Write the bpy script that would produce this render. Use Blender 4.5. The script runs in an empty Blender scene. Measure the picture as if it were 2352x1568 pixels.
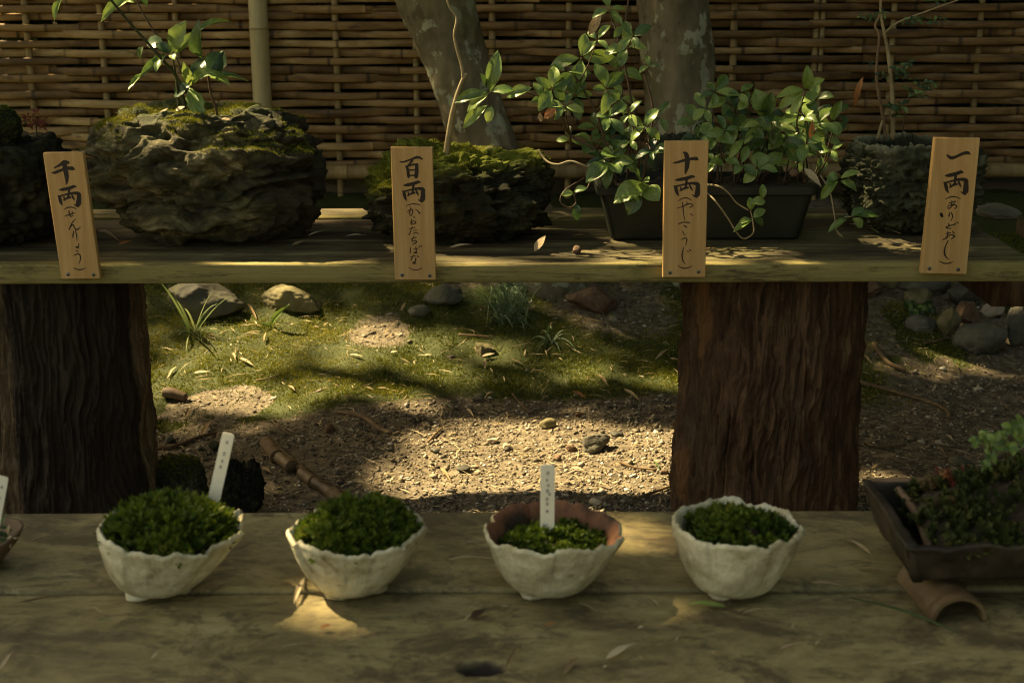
import bpy, math, random
import numpy as np
from mathutils import Vector, Matrix
random.seed(11)
RNG = np.random.default_rng(5)
SC = bpy.context.scene
COL = SC.collection

# ------------------------------------------------------------------ camera
PITCH, ROLL, FPX, CAMZ = math.radians(15.5), math.radians(-0.15), 3267.0, 1.25
FW = Vector((0, math.cos(PITCH), -math.sin(PITCH)))
R0 = Vector((1, 0, 0)); U0 = Vector((0, math.sin(PITCH), math.cos(PITCH)))
RT = R0 * math.cos(ROLL) + U0 * math.sin(ROLL)
UP = -R0 * math.sin(ROLL) + U0 * math.cos(ROLL)
cam_d = bpy.data.cameras.new('camera'); cam = bpy.data.objects.new('camera', cam_d); COL.objects.link(cam)
cam_d.lens = 50; cam_d.sensor_width = 36; cam_d.clip_start = 0.05; cam_d.clip_end = 400
cam.matrix_world = Matrix(((RT.x, UP.x, -FW.x, 0), (RT.y, UP.y, -FW.y, 0), (RT.z, UP.z, -FW.z, CAMZ), (0, 0, 0, 1)))
cam_d.dof.use_dof = True; cam_d.dof.focus_distance = 3.1; cam_d.dof.aperture_fstop = 7.0
SC.camera = cam

# ------------------------------------------------------------------ light
SUN_TO = Vector((-0.80, 0.42, 1.0)).normalized()          # towards the sun: left, slightly behind the fence
w = bpy.data.worlds.new('World'); SC.world = w; w.use_nodes = True
nt = w.node_tree; nt.nodes.clear()
sky = nt.nodes.new('ShaderNodeTexSky'); sky.sky_type = 'NISHITA'; sky.sun_disc = False
sky.sun_elevation = math.asin(SUN_TO.z)
sky.sun_rotation = math.atan2(SUN_TO.x, SUN_TO.y)
sky.dust_density = 3.0; sky.ozone_density = 0.6
bg = nt.nodes.new('ShaderNodeBackground'); bg.inputs[1].default_value = 0.074
wo = nt.nodes.new('ShaderNodeOutputWorld')
nt.links.new(sky.outputs[0], bg.inputs[0]); nt.links.new(bg.outputs[0], wo.inputs[0])
sd = bpy.data.lights.new('sun', 'SUN'); sd.energy = 5.0; sd.angle = math.radians(1.0); sd.color = (1.0, 0.9, 0.76)
so = bpy.data.objects.new('sun', sd); COL.objects.link(so); so.location = (-4, -5, 8)
so.rotation_euler = (-SUN_TO).to_track_quat('-Z', 'Y').to_euler()
vs = SC.view_settings
vs.view_transform = 'Standard'; vs.look = 'None'; vs.gamma = 1.0; vs.use_curve_mapping = False
vs.exposure = 1.78
vs.use_white_balance = True; vs.white_balance_temperature = 11900; vs.white_balance_tint = 2
SC.cycles.use_denoising = True; SC.cycles.filter_width = 1.05
SC.cycles.max_bounces = 5; SC.cycles.diffuse_bounces = 3; SC.cycles.glossy_bounces = 2
SC.cycles.transmission_bounces = 3; SC.cycles.caustics_reflective = False; SC.cycles.caustics_refractive = False

# ------------------------------------------------------------------ helpers
def ray(u, v): return FW + RT * ((u - 1176) / FPX) + UP * ((784 - v) / FPX)
def P(u, v, Y):
    d = ray(u, v); t = Y / d.y
    return Vector((d.x * t, Y, CAMZ + d.z * t))
def G(u, v, z):
    d = ray(u, v); t = (z - CAMZ) / d.z
    return Vector((d.x * t, d.y * t, z))
def S(Y): return Y * 1.03 / FPX                            # metres per picture unit at depth Y

def _h(ix, iy, iz):
    n = (ix * 374761393 + iy * 668265263 + iz * 2147483647 * 3 + 1274126177) & 0xffffffff
    n = ((n ^ (n >> 13)) * 1274126177) & 0xffffffff
    n = ((n ^ (n >> 16)) * 2246822519) & 0xffffffff
    return ((n ^ (n >> 15)) & 0xffffff) / float(0xffffff)
def vn(x, y, z):
    x, y, z = np.broadcast_arrays(np.asarray(x, float), np.asarray(y, float), np.asarray(z, float))
    xi, yi, zi = np.floor(x).astype(np.int64), np.floor(y).astype(np.int64), np.floor(z).astype(np.int64)
    fx, fy, fz = x - xi, y - yi, z - zi
    fx = fx * fx * (3 - 2 * fx); fy = fy * fy * (3 - 2 * fy); fz = fz * fz * (3 - 2 * fz)
    r = 0
    for a in (0, 1):
        for b in (0, 1):
            for c in (0, 1):
                r = r + _h(xi + a, yi + b, zi + c) * (fx if a else 1 - fx) * (fy if b else 1 - fy) * (fz if c else 1 - fz)
    return r * 2 - 1
def fbm(x, y, z, o=4, g=0.5):
    s, a = 0, 1.0
    for i in range(o):
        s = s + a * vn(x + 17.3 * i, y - 9.1 * i, z + 4.7 * i); x = x * 2.03; y = y * 2.03; z = z * 2.03; a *= g
    return s
def ridged(x, y, z, o=4, g=0.5):
    s, a = 0, 1.0
    for i in range(o):
        s = s + a * (1 - 2 * np.abs(vn(x + 7.3 * i, y - 3.1 * i, z + 1.7 * i))); x = x * 2.03; y = y * 2.03; z = z * 2.03; a *= g
    return s

def prop(o, label=None, cat=None, group=None, kind=None):
    if label: o['label'] = label
    if cat: o['category'] = cat
    if group: o['group'] = group
    if kind: o['kind'] = kind
    return o
def thing(name, label, cat, loc=(0, 0, 0), group=None):
    o = bpy.data.objects.new(name, None); COL.objects.link(o); o.location = loc; o.empty_display_size = 0.05
    return prop(o, label, cat, group)
def mesh(name, v, f, mat, smooth=True, attr=None):
    me = bpy.data.meshes.new(name)
    v = np.asarray(v, dtype=np.float32).reshape(-1, 3)
    if isinstance(f, np.ndarray):
        n, k = f.shape
        me.vertices.add(len(v)); me.vertices.foreach_set('co', v.ravel())
        me.loops.add(n * k); me.loops.foreach_set('vertex_index', f.astype(np.int32).ravel())
        me.polygons.add(n); me.polygons.foreach_set('loop_start', np.arange(0, n * k, k, dtype=np.int32))
        me.update(calc_edges=True)
    else:
        me.from_pydata([tuple(map(float, p)) for p in v], [], [tuple(int(i) for i in q) for q in f]); me.update()
    if smooth: me.polygons.foreach_set('use_smooth', np.ones(len(me.polygons), dtype=bool))
    if mat: me.materials.append(mat)
    if attr:
        for k_, a in attr.items():
            at = me.attributes.new(k_, 'FLOAT', 'POINT'); at.data.foreach_set('value', np.asarray(a, np.float32).ravel())
    return me
def obj(name, v, f, mat, parent=None, smooth=True, attr=None, origin=None):
    """one mesh object; v in world coordinates, stored relative to the parent's location (or to origin)"""
    o3 = np.zeros(3)
    if parent is not None:
        q = parent
        while q is not None: o3 = o3 + np.array(q.location); q = q.parent
    loc = (0, 0, 0)
    if origin is not None:
        loc = tuple(np.array(origin, float) - o3); o3 = np.array(origin, float)
    v = np.asarray(v, float).reshape(-1, 3) - o3
    o = bpy.data.objects.new(name, mesh(name, v, f, mat, smooth, attr)); COL.objects.link(o)
    o.location = loc
    if parent is not None: o.parent = parent
    return o
def gridf(nu, nv, wrap=False, off=0):
    """quads of a grid of nu rows by nv columns; wrap closes the columns"""
    i = np.arange(nu - 1)[:, None]; j = np.arange(nv if wrap else nv - 1)[None, :]
    j2 = (j + 1) % nv
    a = i * nv + j; b = i * nv + j2; c = (i + 1) * nv + j2; d = (i + 1) * nv + j
    return np.stack([a, b, c, d], -1).reshape(-1, 4) + off
def tube(pts, rad, n=8, cap=True, jit=0, sub=1):
    pts = [Vector(p) for p in pts]
    if not hasattr(rad, '__len__'): rad = [rad] * len(pts)
    if sub > 1:                                            # Catmull-Rom
        q, rr = [], []
        for i in range(len(pts) - 1):
            p0 = pts[max(i - 1, 0)]; p1 = pts[i]; p2 = pts[i + 1]; p3 = pts[min(i + 2, len(pts) - 1)]
            for k in range(sub):
                t = k / sub
                q.append(0.5 * ((2 * p1) + (p2 - p0) * t + (2 * p0 - 5 * p1 + 4 * p2 - p3) * t * t + (3 * p1 - p0 - 3 * p2 + p3) * t ** 3))
                rr.append(rad[i] * (1 - t) + rad[i + 1] * t)
        q.append(pts[-1]); rr.append(rad[-1]); pts, rad = q, rr
    V, prev = [], None
    for i, p in enumerate(pts):
        d = (pts[min(i + 1, len(pts) - 1)] - pts[max(i - 1, 0)]).normalized()
        if prev is None:
            a = Vector((0, 0, 1)) if abs(d.z) < 0.8 else Vector((1, 0, 0))
            e = d.cross(a).normalized()
        else:
            e = (prev - d * prev.dot(d)).normalized()
        prev = e; g = d.cross(e)
        for k in range(n):
            t = 2 * math.pi * k / n; r = rad[i] * (1 + jit * random.uniform(-1, 1))
            V.append(p + e * (r * math.cos(t)) + g * (r * math.sin(t)))
    m = len(pts)
    F = [tuple(x) for x in gridf(m, n, True)]
    if cap: F.append(tuple(range(n - 1, -1, -1))); F.append(tuple(range((m - 1) * n, m * n)))
    return V, F
def join(parts):
    V, F = [], []
    for v, f in parts:
        o = len(V); V.extend(v); F.extend([tuple(i + o for i in q) for q in f])
    return V, F
def box(c, s):
    x, y, z = c; a, b, d = s[0] / 2, s[1] / 2, s[2] / 2
    V = [(x + i * a, y + j * b, z + k * d) for i in (-1, 1) for j in (-1, 1) for k in (-1, 1)]
    return V, [(0, 1, 3, 2), (4, 6, 7, 5), (0, 4, 5, 1), (2, 3, 7, 6), (0, 2, 6, 4), (1, 5, 7, 3)]

# ------------------------------------------------------------------ materials
MATS = {}
def M(name, cols, n=5.0, sc=(1, 1, 1), rough=0.8, bump=0.3, bn=None, bsc=None, det=6, coord='pos', attr=None, attr_w=0.0,
      rand=0.0, spec=0.35, over=None, trans=0.0, dist=0.0, bd=0.002, coat=0.0, ndet=0.6):
    """cols: [(pos, rgb)] ramp driven by noise (optionally blended with a mesh attribute); over: list of (rgb, noise scale, map scale, lo, hi, strength, attribute)"""
    m = bpy.data.materials.new(name); m.use_nodes = True; N = m.node_tree.nodes; L = m.node_tree.links; N.clear()
    out = N.new('ShaderNodeOutputMaterial'); bs = N.new('ShaderNodeBsdfPrincipled')
    bs.inputs['Roughness'].default_value = rough; bs.inputs['Specular IOR Level'].default_value = spec
    if coat: bs.inputs['Coat Weight'].default_value = coat; bs.inputs['Coat Roughness'].default_value = 0.15
    if coord == 'pos': src = N.new('ShaderNodeNewGeometry').outputs['Position']
    else: src = N.new('ShaderNodeTexCoord').outputs['Object']
    if coord == 'rnd':
        oi = N.new('ShaderNodeObjectInfo'); vm = N.new('ShaderNodeVectorMath'); vm.operation = 'MULTIPLY_ADD'
        vm.inputs[1].default_value = (37, 19, 53)
        L.new(oi.outputs['Random'], vm.inputs[0]); L.new(src, vm.inputs[2]); src = vm.outputs[0]
    def noise(s, mp, d=det):
        q = N.new('ShaderNodeMapping'); q.inputs['Scale'].default_value = mp; L.new(src, q.inputs[0])
        t = N.new('ShaderNodeTexNoise'); t.inputs['Scale'].default_value = s; t.inputs['Detail'].default_value = d
        t.inputs['Roughness'].default_value = ndet; t.inputs['Distortion'].default_value = dist
        L.new(q.outputs[0], t.inputs['Vector']); return t.outputs[0]
    def math_(op, a, b):
        t = N.new('ShaderNodeMath'); t.operation = op
        for i, x in enumerate((a, b)):
            if isinstance(x, (int, float)): t.inputs[i].default_value = x
            else: L.new(x, t.inputs[i])
        return t.outputs[0]
    fac = noise(n, sc)
    if attr:
        at = N.new('ShaderNodeAttribute'); at.attribute_name = attr
        fac = math_('ADD', math_('MULTIPLY', fac, 1 - attr_w), math_('MULTIPLY', at.outputs['Fac'], attr_w))
    if rand:
        oi2 = N.new('ShaderNodeObjectInfo')
        fac = math_('ADD', math_('MULTIPLY', math_('SUBTRACT', oi2.outputs['Random'], 0.5), rand), fac)
    rp = N.new('ShaderNodeValToRGB'); e = rp.color_ramp.elements
    while len(e) < len(cols): e.new(0.5)
    for i, (p_, c_) in enumerate(cols): e[i].position = p_; e[i].color = (*c_, 1)
    L.new(fac, rp.inputs[0]); colr = rp.outputs[0]
    for ov in (over or []):
        c_, s_, mp_, lo, hi, st, an = ov
        if an:
            at = N.new('ShaderNodeAttribute'); at.attribute_name = an; k = at.outputs['Fac']
            if s_: k = math_('ADD', k, math_('MULTIPLY', math_('SUBTRACT', noise(s_, mp_), 0.5), 0.9))
        else: k = noise(s_, mp_)
        mr = N.new('ShaderNodeMapRange'); mr.interpolation_type = 'SMOOTHSTEP'
        mr.inputs['From Min'].default_value = lo; mr.inputs['From Max'].default_value = hi; mr.inputs['To Max'].default_value = st
        L.new(k, mr.inputs[0])
        mx = N.new('ShaderNodeMix'); mx.data_type = 'RGBA'; L.new(mr.outputs[0], mx.inputs[0])
        L.new(colr, mx.inputs[6]); mx.inputs[7].default_value = (*c_, 1); colr = mx.outputs[2]
    L.new(colr, bs.inputs['Base Color'])
    if bump:
        bp = N.new('ShaderNodeBump'); bp.inputs['Strength'].default_value = bump; bp.inputs['Distance'].default_value = bd
        L.new(noise(bn or n * 3, bsc or sc, 8), bp.inputs['Height']); L.new(bp.outputs[0], bs.inputs['Normal'])
    if trans:
        tr = N.new('ShaderNodeBsdfTranslucent'); hs = N.new('ShaderNodeHueSaturation')
        hs.inputs['Value'].default_value = 1.5; hs.inputs['Hue'].default_value = 0.48; L.new(colr, hs.inputs['Color']); L.new(hs.outputs[0], tr.inputs[0])
        ms = N.new('ShaderNodeMixShader'); ms.inputs[0].default_value = trans
        L.new(bs.outputs[0], ms.inputs[1]); L.new(tr.outputs[0], ms.inputs[2]); L.new(ms.outputs[0], out.inputs[0])
    else: L.new(bs.outputs[0], out.inputs[0])
    MATS[name] = m
    return m

m_soil = M('soil', [(0.3, (0.06, 0.048, 0.032)), (0.5, (0.14, 0.112, 0.077)), (0.7, (0.27, 0.225, 0.165))], n=40, bump=0.9, bn=160, bd=0.004,
           over=[((0.035, 0.05, 0.008), 9, (1, 1, 1), 0.35, 0.6, 0.95, 'moss')])
m_gravel = M('gravel', [(0.1, (0.05, 0.042, 0.034)), (0.38, (0.16, 0.13, 0.09)), (0.62, (0.33, 0.28, 0.21)), (0.88, (0.66, 0.61, 0.52))], n=60, attr='tone', attr_w=0.9, bump=0.3, bn=300)
m_needle = M('needle', [(0.1, (0.12, 0.08, 0.04)), (0.5, (0.36, 0.27, 0.15)), (0.95, (0.62, 0.52, 0.34))], n=30, attr='tone', attr_w=0.9, bump=0)
m_moss = M('moss', [(0.2, (0.04, 0.058, 0.007)), (0.45, (0.11, 0.13, 0.016)), (0.65, (0.21, 0.205, 0.03)), (0.9, (0.29, 0.23, 0.06))], n=7, attr='tone', attr_w=0.5, bump=0, rough=0.7, trans=0.25)
m_pmoss = M('pot_moss', [(0.2, (0.012, 0.035, 0.004)), (0.45, (0.04, 0.085, 0.01)), (0.7, (0.11, 0.17, 0.02)), (0.85, (0.2, 0.2, 0.04)), (0.97, (0.26, 0.14, 0.06))], n=25, attr='tone', attr_w=0.55, bump=0, rough=0.6, trans=0.3)
m_bark = M('bark', [(0.32, (0.03, 0.015, 0.008)), (0.5, (0.085, 0.043, 0.021)), (0.66, (0.17, 0.095, 0.05))], n=45, sc=(1, 1, 0.16), bump=1.0, bn=150, bsc=(1.2, 1.2, 0.12), bd=0.005, dist=0.3, ndet=0.7,
           over=[((0.20, 0.095, 0.038), 14, (1, 1, 0.35), 0.45, 0.6, 0.9, 'peel'), ((0.11, 0.085, 0.05), 5, (1, 1, .5), 0.54, 0.7, 0.5, None)])
m_bark_left = M('bark_part_shaded', [(0.3, (0.05, 0.032, 0.018)), (0.5, (0.14, 0.092, 0.05)), (0.68, (0.28, 0.19, 0.11))], n=45, sc=(1, 1, 0.14), bump=1.0, bn=150, bsc=(1.2, 1.2, 0.1), bd=0.005, dist=0.3, ndet=0.7,
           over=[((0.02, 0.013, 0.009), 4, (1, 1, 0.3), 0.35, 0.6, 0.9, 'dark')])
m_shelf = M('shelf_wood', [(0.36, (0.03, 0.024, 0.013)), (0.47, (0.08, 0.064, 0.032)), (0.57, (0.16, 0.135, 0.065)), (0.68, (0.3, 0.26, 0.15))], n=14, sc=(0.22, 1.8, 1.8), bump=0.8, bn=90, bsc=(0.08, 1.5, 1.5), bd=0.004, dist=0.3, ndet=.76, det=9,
            over=[((0.36, 0.3, 0.11), 18, (.2, 1.5, 1.5), .5, 1.1, .7, 'lit_edge'), ((0.09, 0.1, 0.018), 2.2, (1, 1, 1), 0.5, 0.66, 0.55, None), ((0.03, 0.024, 0.012), 5.5, (0.5, 1.3, 1.3), 0.55, 0.7, 0.7, None), ((0.035, 0.028, 0.014), 60, (0.05, 1.5, 1.5), 0.54, 0.64, 0.7, None), ((0.04, 0.03, 0.016), 16, (0.3, 2, 2), 0.54, 0.64, 0.75, None)])
m_shelf_dark = M('shelf_wood_dark', [(0.3, (0.03, 0.022, 0.013)), (0.5, (0.075, 0.053, 0.032)), (0.68, (0.16, 0.12, 0.08)), (0.8, (0.26, 0.2, 0.15))], n=9, sc=(0.18, 1.6, 1.6), bump=0.7, bn=40, bsc=(0.06, 1.5, 1.5), bd=0.003, dist=0.3,
            over=[((0.09, 0.1, 0.018), 3, (1, 1, 1), 0.5, 0.66, 0.5, None)], rough=0.6)
m_bench = M('bench_wood', [(0.32, (0.085, 0.065, 0.038)), (0.44, (0.21, 0.168, 0.082)), (0.56, (0.32, 0.265, 0.13)), (0.7, (0.46, 0.39, 0.21))], n=8, sc=(0.8, 1.3, 1), bump=0.9, bn=70, bsc=(0.2, 1.5, 1), bd=0.003, rough=0.62, dist=0.5, ndet=.78, det=9,
            over=[((0.06, 0.042, 0.028), 7.5, (0.8, 1.25, 1), 0.5, 0.6, 0.7, None), ((0.075, 0.065, 0.035), 19, (0.7, 1.25, 1), 0.53, 0.62, 0.65, None), ((0.42, 0.35, 0.17), 13, (0.7, 1.25, 1), 0.55, 0.66, 0.55, None), ((0.10, 0.105, 0.04), 4.0, (0.7, 1, 1), 0.52, 0.66, 0.5, None), ((0.3, 0.22, 0.14), 22, (0.6, 1.4, 1), 0.56, 0.66, 0.55, None), ((0.06, 0.05, 0.035), 38, (0.5, 1.4, 1), 0.6, 0.68, 0.6, None), ((0.05, 0.04, 0.025), 45, (0.12, 1.6, 1), 0.56, 0.66, 0.4, None), ((0.014, 0.01, 0.008), 0, (1, 1, 1), 0.2, 0.6, 0.97, 'knot')])
m_sign = M('sign_wood', [(0.3, (0.38, 0.21, 0.08)), (0.5, (0.48, 0.29, 0.12)), (0.7, (0.57, 0.38, 0.18))], n=7, sc=(5, 1, 0.35), bump=0.25, bn=60, bsc=(4, 1, 0.15), bd=0.0015, rough=0.55, coord='obj', dist=0.5, ndet=.72,
           over=[((0.42, 0.2, 0.05), 6, (1, 1, 0.6), 0.52, 0.7, 0.7, None), ((0.33, 0.25, 0.13), 9, (1, 1, 0.7), 0.58, 0.72, 0.5, None)])
m_ink = M('ink', [(0, (0.012, 0.008, 0.006)), (1, (0.022, 0.014, 0.009))], rough=0.5, bump=0)
m_ink_b = M('ink_brown', [(0, (0.045, 0.02, 0.012)), (1, (0.08, 0.036, 0.02))], n=60, rough=0.6, bump=0)
m_screw = M('screw_metal', [(0.3, (0.09, 0.09, 0.085)), (0.7, (0.22, 0.22, 0.2))], n=80, rough=0.45, bump=0.2); m_screw.node_tree.nodes['Principled BSDF'].inputs['Metallic'].default_value = 0.6
m_bamboo = M('bamboo_strip', [(0.2, (0.08, 0.042, 0.017)), (0.42, (0.2, 0.112, 0.045)), (0.62, (0.33, 0.2, 0.085)), (0.85, (0.52, 0.38, 0.19))], n=5, sc=(0.6, 6, 6), bump=0.45, bn=30, bsc=(0.08, 4, 4), rough=0.5, coord='rnd', rand=0.42, bd=0.001,
             over=[((0.045, 0.024, 0.012), 7, (0.6, 5, 5), 0.56, 0.72, 0.8, None), ((0.035, 0.022, 0.012), 0, (1, 1, 1), 0.45, 0.8, 0.85, 'node')])
m_upright = M('bamboo_upright', [(0.25, (0.18, 0.12, 0.055)), (0.5, (0.33, 0.235, 0.11)), (0.75, (0.45, 0.34, 0.18))], n=6, sc=(5, 5, 0.5), bump=0.2, bn=30, bsc=(4, 4, 0.1), rough=0.5, coord='rnd', rand=0.15,
             over=[((0.06, 0.035, 0.015), 0, (1, 1, 1), 0.3, 0.9, 0.7, 'node')])
m_pole = M('bamboo_pole', [(0.25, (0.3, 0.24, 0.13)), (0.5, (0.42, 0.35, 0.19)), (0.75, (0.5, 0.44, 0.27))], n=6, sc=(3, 3, 0.4), bump=0.15, bn=40, bsc=(4, 4, 0.15), rough=0.45,
             over=[((0.16, 0.11, 0.05), 0, (1, 1, 1), 0.3, 0.9, 0.7, 'node')])
m_trunk = M('trunk_bark', [(0.3, (0.085, 0.07, 0.04)), (0.5, (0.17, 0.14, 0.085)), (0.7, (0.27, 0.225, 0.145))], n=9, sc=(1, 1, 0.6), bump=0.6, bn=50, bsc=(1, 1, 0.35), bd=0.003,
            over=[((0.38, 0.4, 0.28), 17, (1, 1, .8), 0.56, 0.6, 0.75, None), ((0.045, 0.035, 0.02), 16, (1, 1, .7), 0.58, 0.66, 0.6, None), ((0.075, 0.085, 0.02), 3, (1, 1, 1), 0.5, 0.7, 0.5, None)])
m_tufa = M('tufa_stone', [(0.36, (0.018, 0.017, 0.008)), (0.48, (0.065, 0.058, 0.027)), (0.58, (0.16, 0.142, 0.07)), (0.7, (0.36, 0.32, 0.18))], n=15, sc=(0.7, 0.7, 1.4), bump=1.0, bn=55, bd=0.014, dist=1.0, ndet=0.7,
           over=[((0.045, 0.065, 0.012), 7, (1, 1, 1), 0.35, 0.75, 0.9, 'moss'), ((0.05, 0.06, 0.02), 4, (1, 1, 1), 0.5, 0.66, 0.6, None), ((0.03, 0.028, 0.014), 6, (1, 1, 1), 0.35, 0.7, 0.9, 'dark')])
m_lava = M('lava_stone', [(0.3, (0.007, 0.007, 0.005)), (0.5, (0.018, 0.019, 0.011)), (0.7, (0.05, 0.052, 0.028))], n=16, bump=1.0, bn=70, bd=0.006, rough=0.95, spec=0.15,
           over=[((0.11, 0.13, 0.02), 11, (1, 1, 1), 0.35, 0.8, 0.85, 'moss'), ((0.33, 0.3, 0.2), 14, (1, 1, 1), 0.45, 0.75, 0.8, 'pale')])
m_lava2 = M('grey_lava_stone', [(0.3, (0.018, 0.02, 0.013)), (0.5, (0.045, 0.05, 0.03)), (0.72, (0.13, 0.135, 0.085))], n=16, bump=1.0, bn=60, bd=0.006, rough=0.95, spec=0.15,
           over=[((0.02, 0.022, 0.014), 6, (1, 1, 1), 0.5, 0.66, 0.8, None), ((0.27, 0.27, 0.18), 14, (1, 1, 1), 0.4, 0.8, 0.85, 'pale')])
m_rock = M('grey_rock', [(0.3, (0.045, 0.044, 0.034)), (0.5, (0.095, 0.092, 0.072)), (0.7, (0.17, 0.165, 0.13))], n=8, bump=0.6, bn=50, bd=0.004, coord='rnd', rand=0.2,
           over=[((0.09, 0.09, 0.03), 8, (1, 1, 1), 0.5, 0.68, 0.6, None)])
m_brownrock = M('brown_rock', [(0.3, (0.06, 0.035, 0.02)), (0.5, (0.12, 0.07, 0.042)), (0.7, (0.2, 0.13, 0.085))], n=8, bump=0.8, bn=50, bd=0.005)
m_palerock = M('pale_rock', [(0.3, (0.3, 0.24, 0.17)), (0.6, (0.5, 0.42, 0.32))], n=12, bump=0.6, bn=60, bd=0.004, coord='rnd')
m_ochre = M('ochre_rock', [(0.3, (0.07, 0.062, 0.028)), (0.6, (0.19, 0.165, 0.085))], n=14, bump=0.7, bn=60, bd=0.004)
m_plastic = M('green_plastic', [(0.3, (0.006, 0.009, 0.006)), (0.7, (0.015, 0.019, 0.012))], n=12, rough=0.5, bump=0.1)
m_darksoil = M('potting_soil', [(0.3, (0.012, 0.009, 0.006)), (0.6, (0.04, 0.027, 0.016))], n=60, bump=1, bn=150, bd=0.005)
LEAFP = dict(n=8, coord='rnd', bump=0.15, bn=20, rough=0.36, spec=0.45, trans=0.22)
m_leaf = M('leaf_green', [(0.2, (0.035, 0.078, 0.022)), (0.5, (0.088, 0.16, 0.042)), (0.8, (0.16, 0.25, 0.075))], rand=0.5, **LEAFP)
m_leaf_b = M('leaf_bright', [(0.2, (0.09, 0.16, 0.035)), (0.5, (0.16, 0.25, 0.06)), (0.8, (0.26, 0.35, 0.11))], rand=0.5, **LEAFP)
m_leaf_d = M('leaf_dark', [(0.2, (0.012, 0.038, 0.012)), (0.5, (0.025, 0.065, 0.02)), (0.8, (0.04, 0.085, 0.025))], rand=0.5, **LEAFP)
m_dry = M('dry_leaf', [(0.2, (0.2, 0.13, 0.06)), (0.5, (0.42, 0.32, 0.19)), (0.8, (0.62, 0.53, 0.37))], n=8, coord='rnd', rand=0.5, bump=0.2, rough=0.7, trans=0.15)
m_dryo = M('orange_leaf', [(0.2, (0.25, 0.09, 0.03)), (0.8, (0.42, 0.2, 0.08))], n=8, coord='rnd', bump=0.2, rough=0.6, trans=0.2)
m_red = M('red_leaf', [(0.2, (0.08, 0.015, 0.01)), (0.8, (0.22, 0.045, 0.025))], n=8, coord='rnd', bump=0, trans=0.2)
m_stem = M('stem', [(0.3, (0.04, 0.024, 0.014)), (0.7, (0.09, 0.055, 0.03))], n=30, bump=0.2, rough=0.6)
m_stem_g = M('stem_dark_green', [(0.3, (0.02, 0.026, 0.01)), (0.7, (0.045, 0.055, 0.02))], n=30, bump=0.2, rough=0.5)
m_stem_p = M('stem_pale', [(0.3, (0.14, 0.11, 0.06)), (0.5, (0.25, 0.2, 0.11)), (0.7, (0.36, 0.3, 0.19))], n=22, bump=0.5, bn=80, rough=0.7)
m_twig = M('twig', [(0.3, (0.09, 0.055, 0.03)), (0.7, (0.24, 0.16, 0.09))], n=30, bump=0.5, rough=0.8)
m_bowl = M('bowl_glaze', [(0.33, (0.26, 0.22, 0.13)), (0.46, (0.5, 0.46, 0.31)), (0.6, (0.7, 0.67, 0.5))], n=19, bump=1.0, bn=45, bd=0.005, ndet=.7, rough=0.42, coord='rnd',
           over=[((0.22, 0.15, 0.08), 16, (1, 1, 1), 0.56, 0.72, 0.75, None), ((0.16, 0.1, 0.06), 22, (1, 1, 1), 0.35, 0.9, 0.8, 'stain'), ((0.1, 0.075, 0.05), 70, (1, 1, 1), 0.66, 0.72, 0.7, None)])
m_terra = M('bowl_inside', [(0.42, (0.03, 0.018, 0.012)), (0.52, (0.19, 0.08, 0.045)), (0.7, (0.34, 0.15, 0.085))], n=9, bump=0.3, rough=0.7)
m_label = M('label_plastic', [(0.3, (0.78, 0.78, 0.68)), (0.7, (0.84, 0.84, 0.75))], n=20, bump=0, rough=0.4, trans=0.15)
m_faint = M('faded_ink', [(0, (0.35, 0.38, 0.36)), (1, (0.42, 0.45, 0.42))], bump=0)
m_darkclay = M('dark_clay', [(0.3, (0.010, 0.008, 0.006)), (0.5, (0.024, 0.018, 0.012)), (0.72, (0.085, 0.062, 0.042))], n=14, bump=0.5, bn=60, rough=0.5, bd=0.003)
m_clayrim = M('clay_rim', [(0.3, (0.07, 0.042, 0.025)), (0.7, (0.19, 0.125, 0.08))], n=20, bump=0.4, rough=0.7)
m_tubewood = M('old_bamboo', [(0.3, (0.07, 0.042, 0.022)), (0.5, (0.15, 0.098, 0.052)), (0.7, (0.25, 0.175, 0.1))], n=12, bump=0.4, rough=0.55)
m_canopy = M('canopy_leaf', [(0.2, (0.05, 0.08, 0.015)), (0.8, (0.1, 0.14, 0.03))], n=2, bump=0, rough=0.6, trans=0.3)
m_grass = M('grass_blade', [(0.2, (0.08, 0.13, 0.045)), (0.5, (0.17, 0.24, 0.09)), (0.8, (0.3, 0.36, 0.17))], n=20, attr='tone', attr_w=0.6, bump=0, rough=0.45, trans=0.2)
m_grass_d = M('mondo_blade', [(0.2, (0.035, 0.08, 0.04)), (0.5, (0.1, 0.18, 0.09)), (0.8, (0.28, 0.36, 0.24))], n=20, attr='tone', attr_w=0.7, bump=0, rough=0.45, trans=0.2)
m_tmoss = M('trough_moss', [(0.2, (0.012, 0.022, 0.005)), (0.45, (0.03, 0.05, 0.01)), (0.65, (0.07, 0.085, 0.02)), (0.8, (0.1, 0.05, 0.025)), (0.97, (0.16, 0.07, 0.035))], n=22, attr='tone', attr_w=0.5, bump=0, rough=0.6, trans=0.2)

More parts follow.
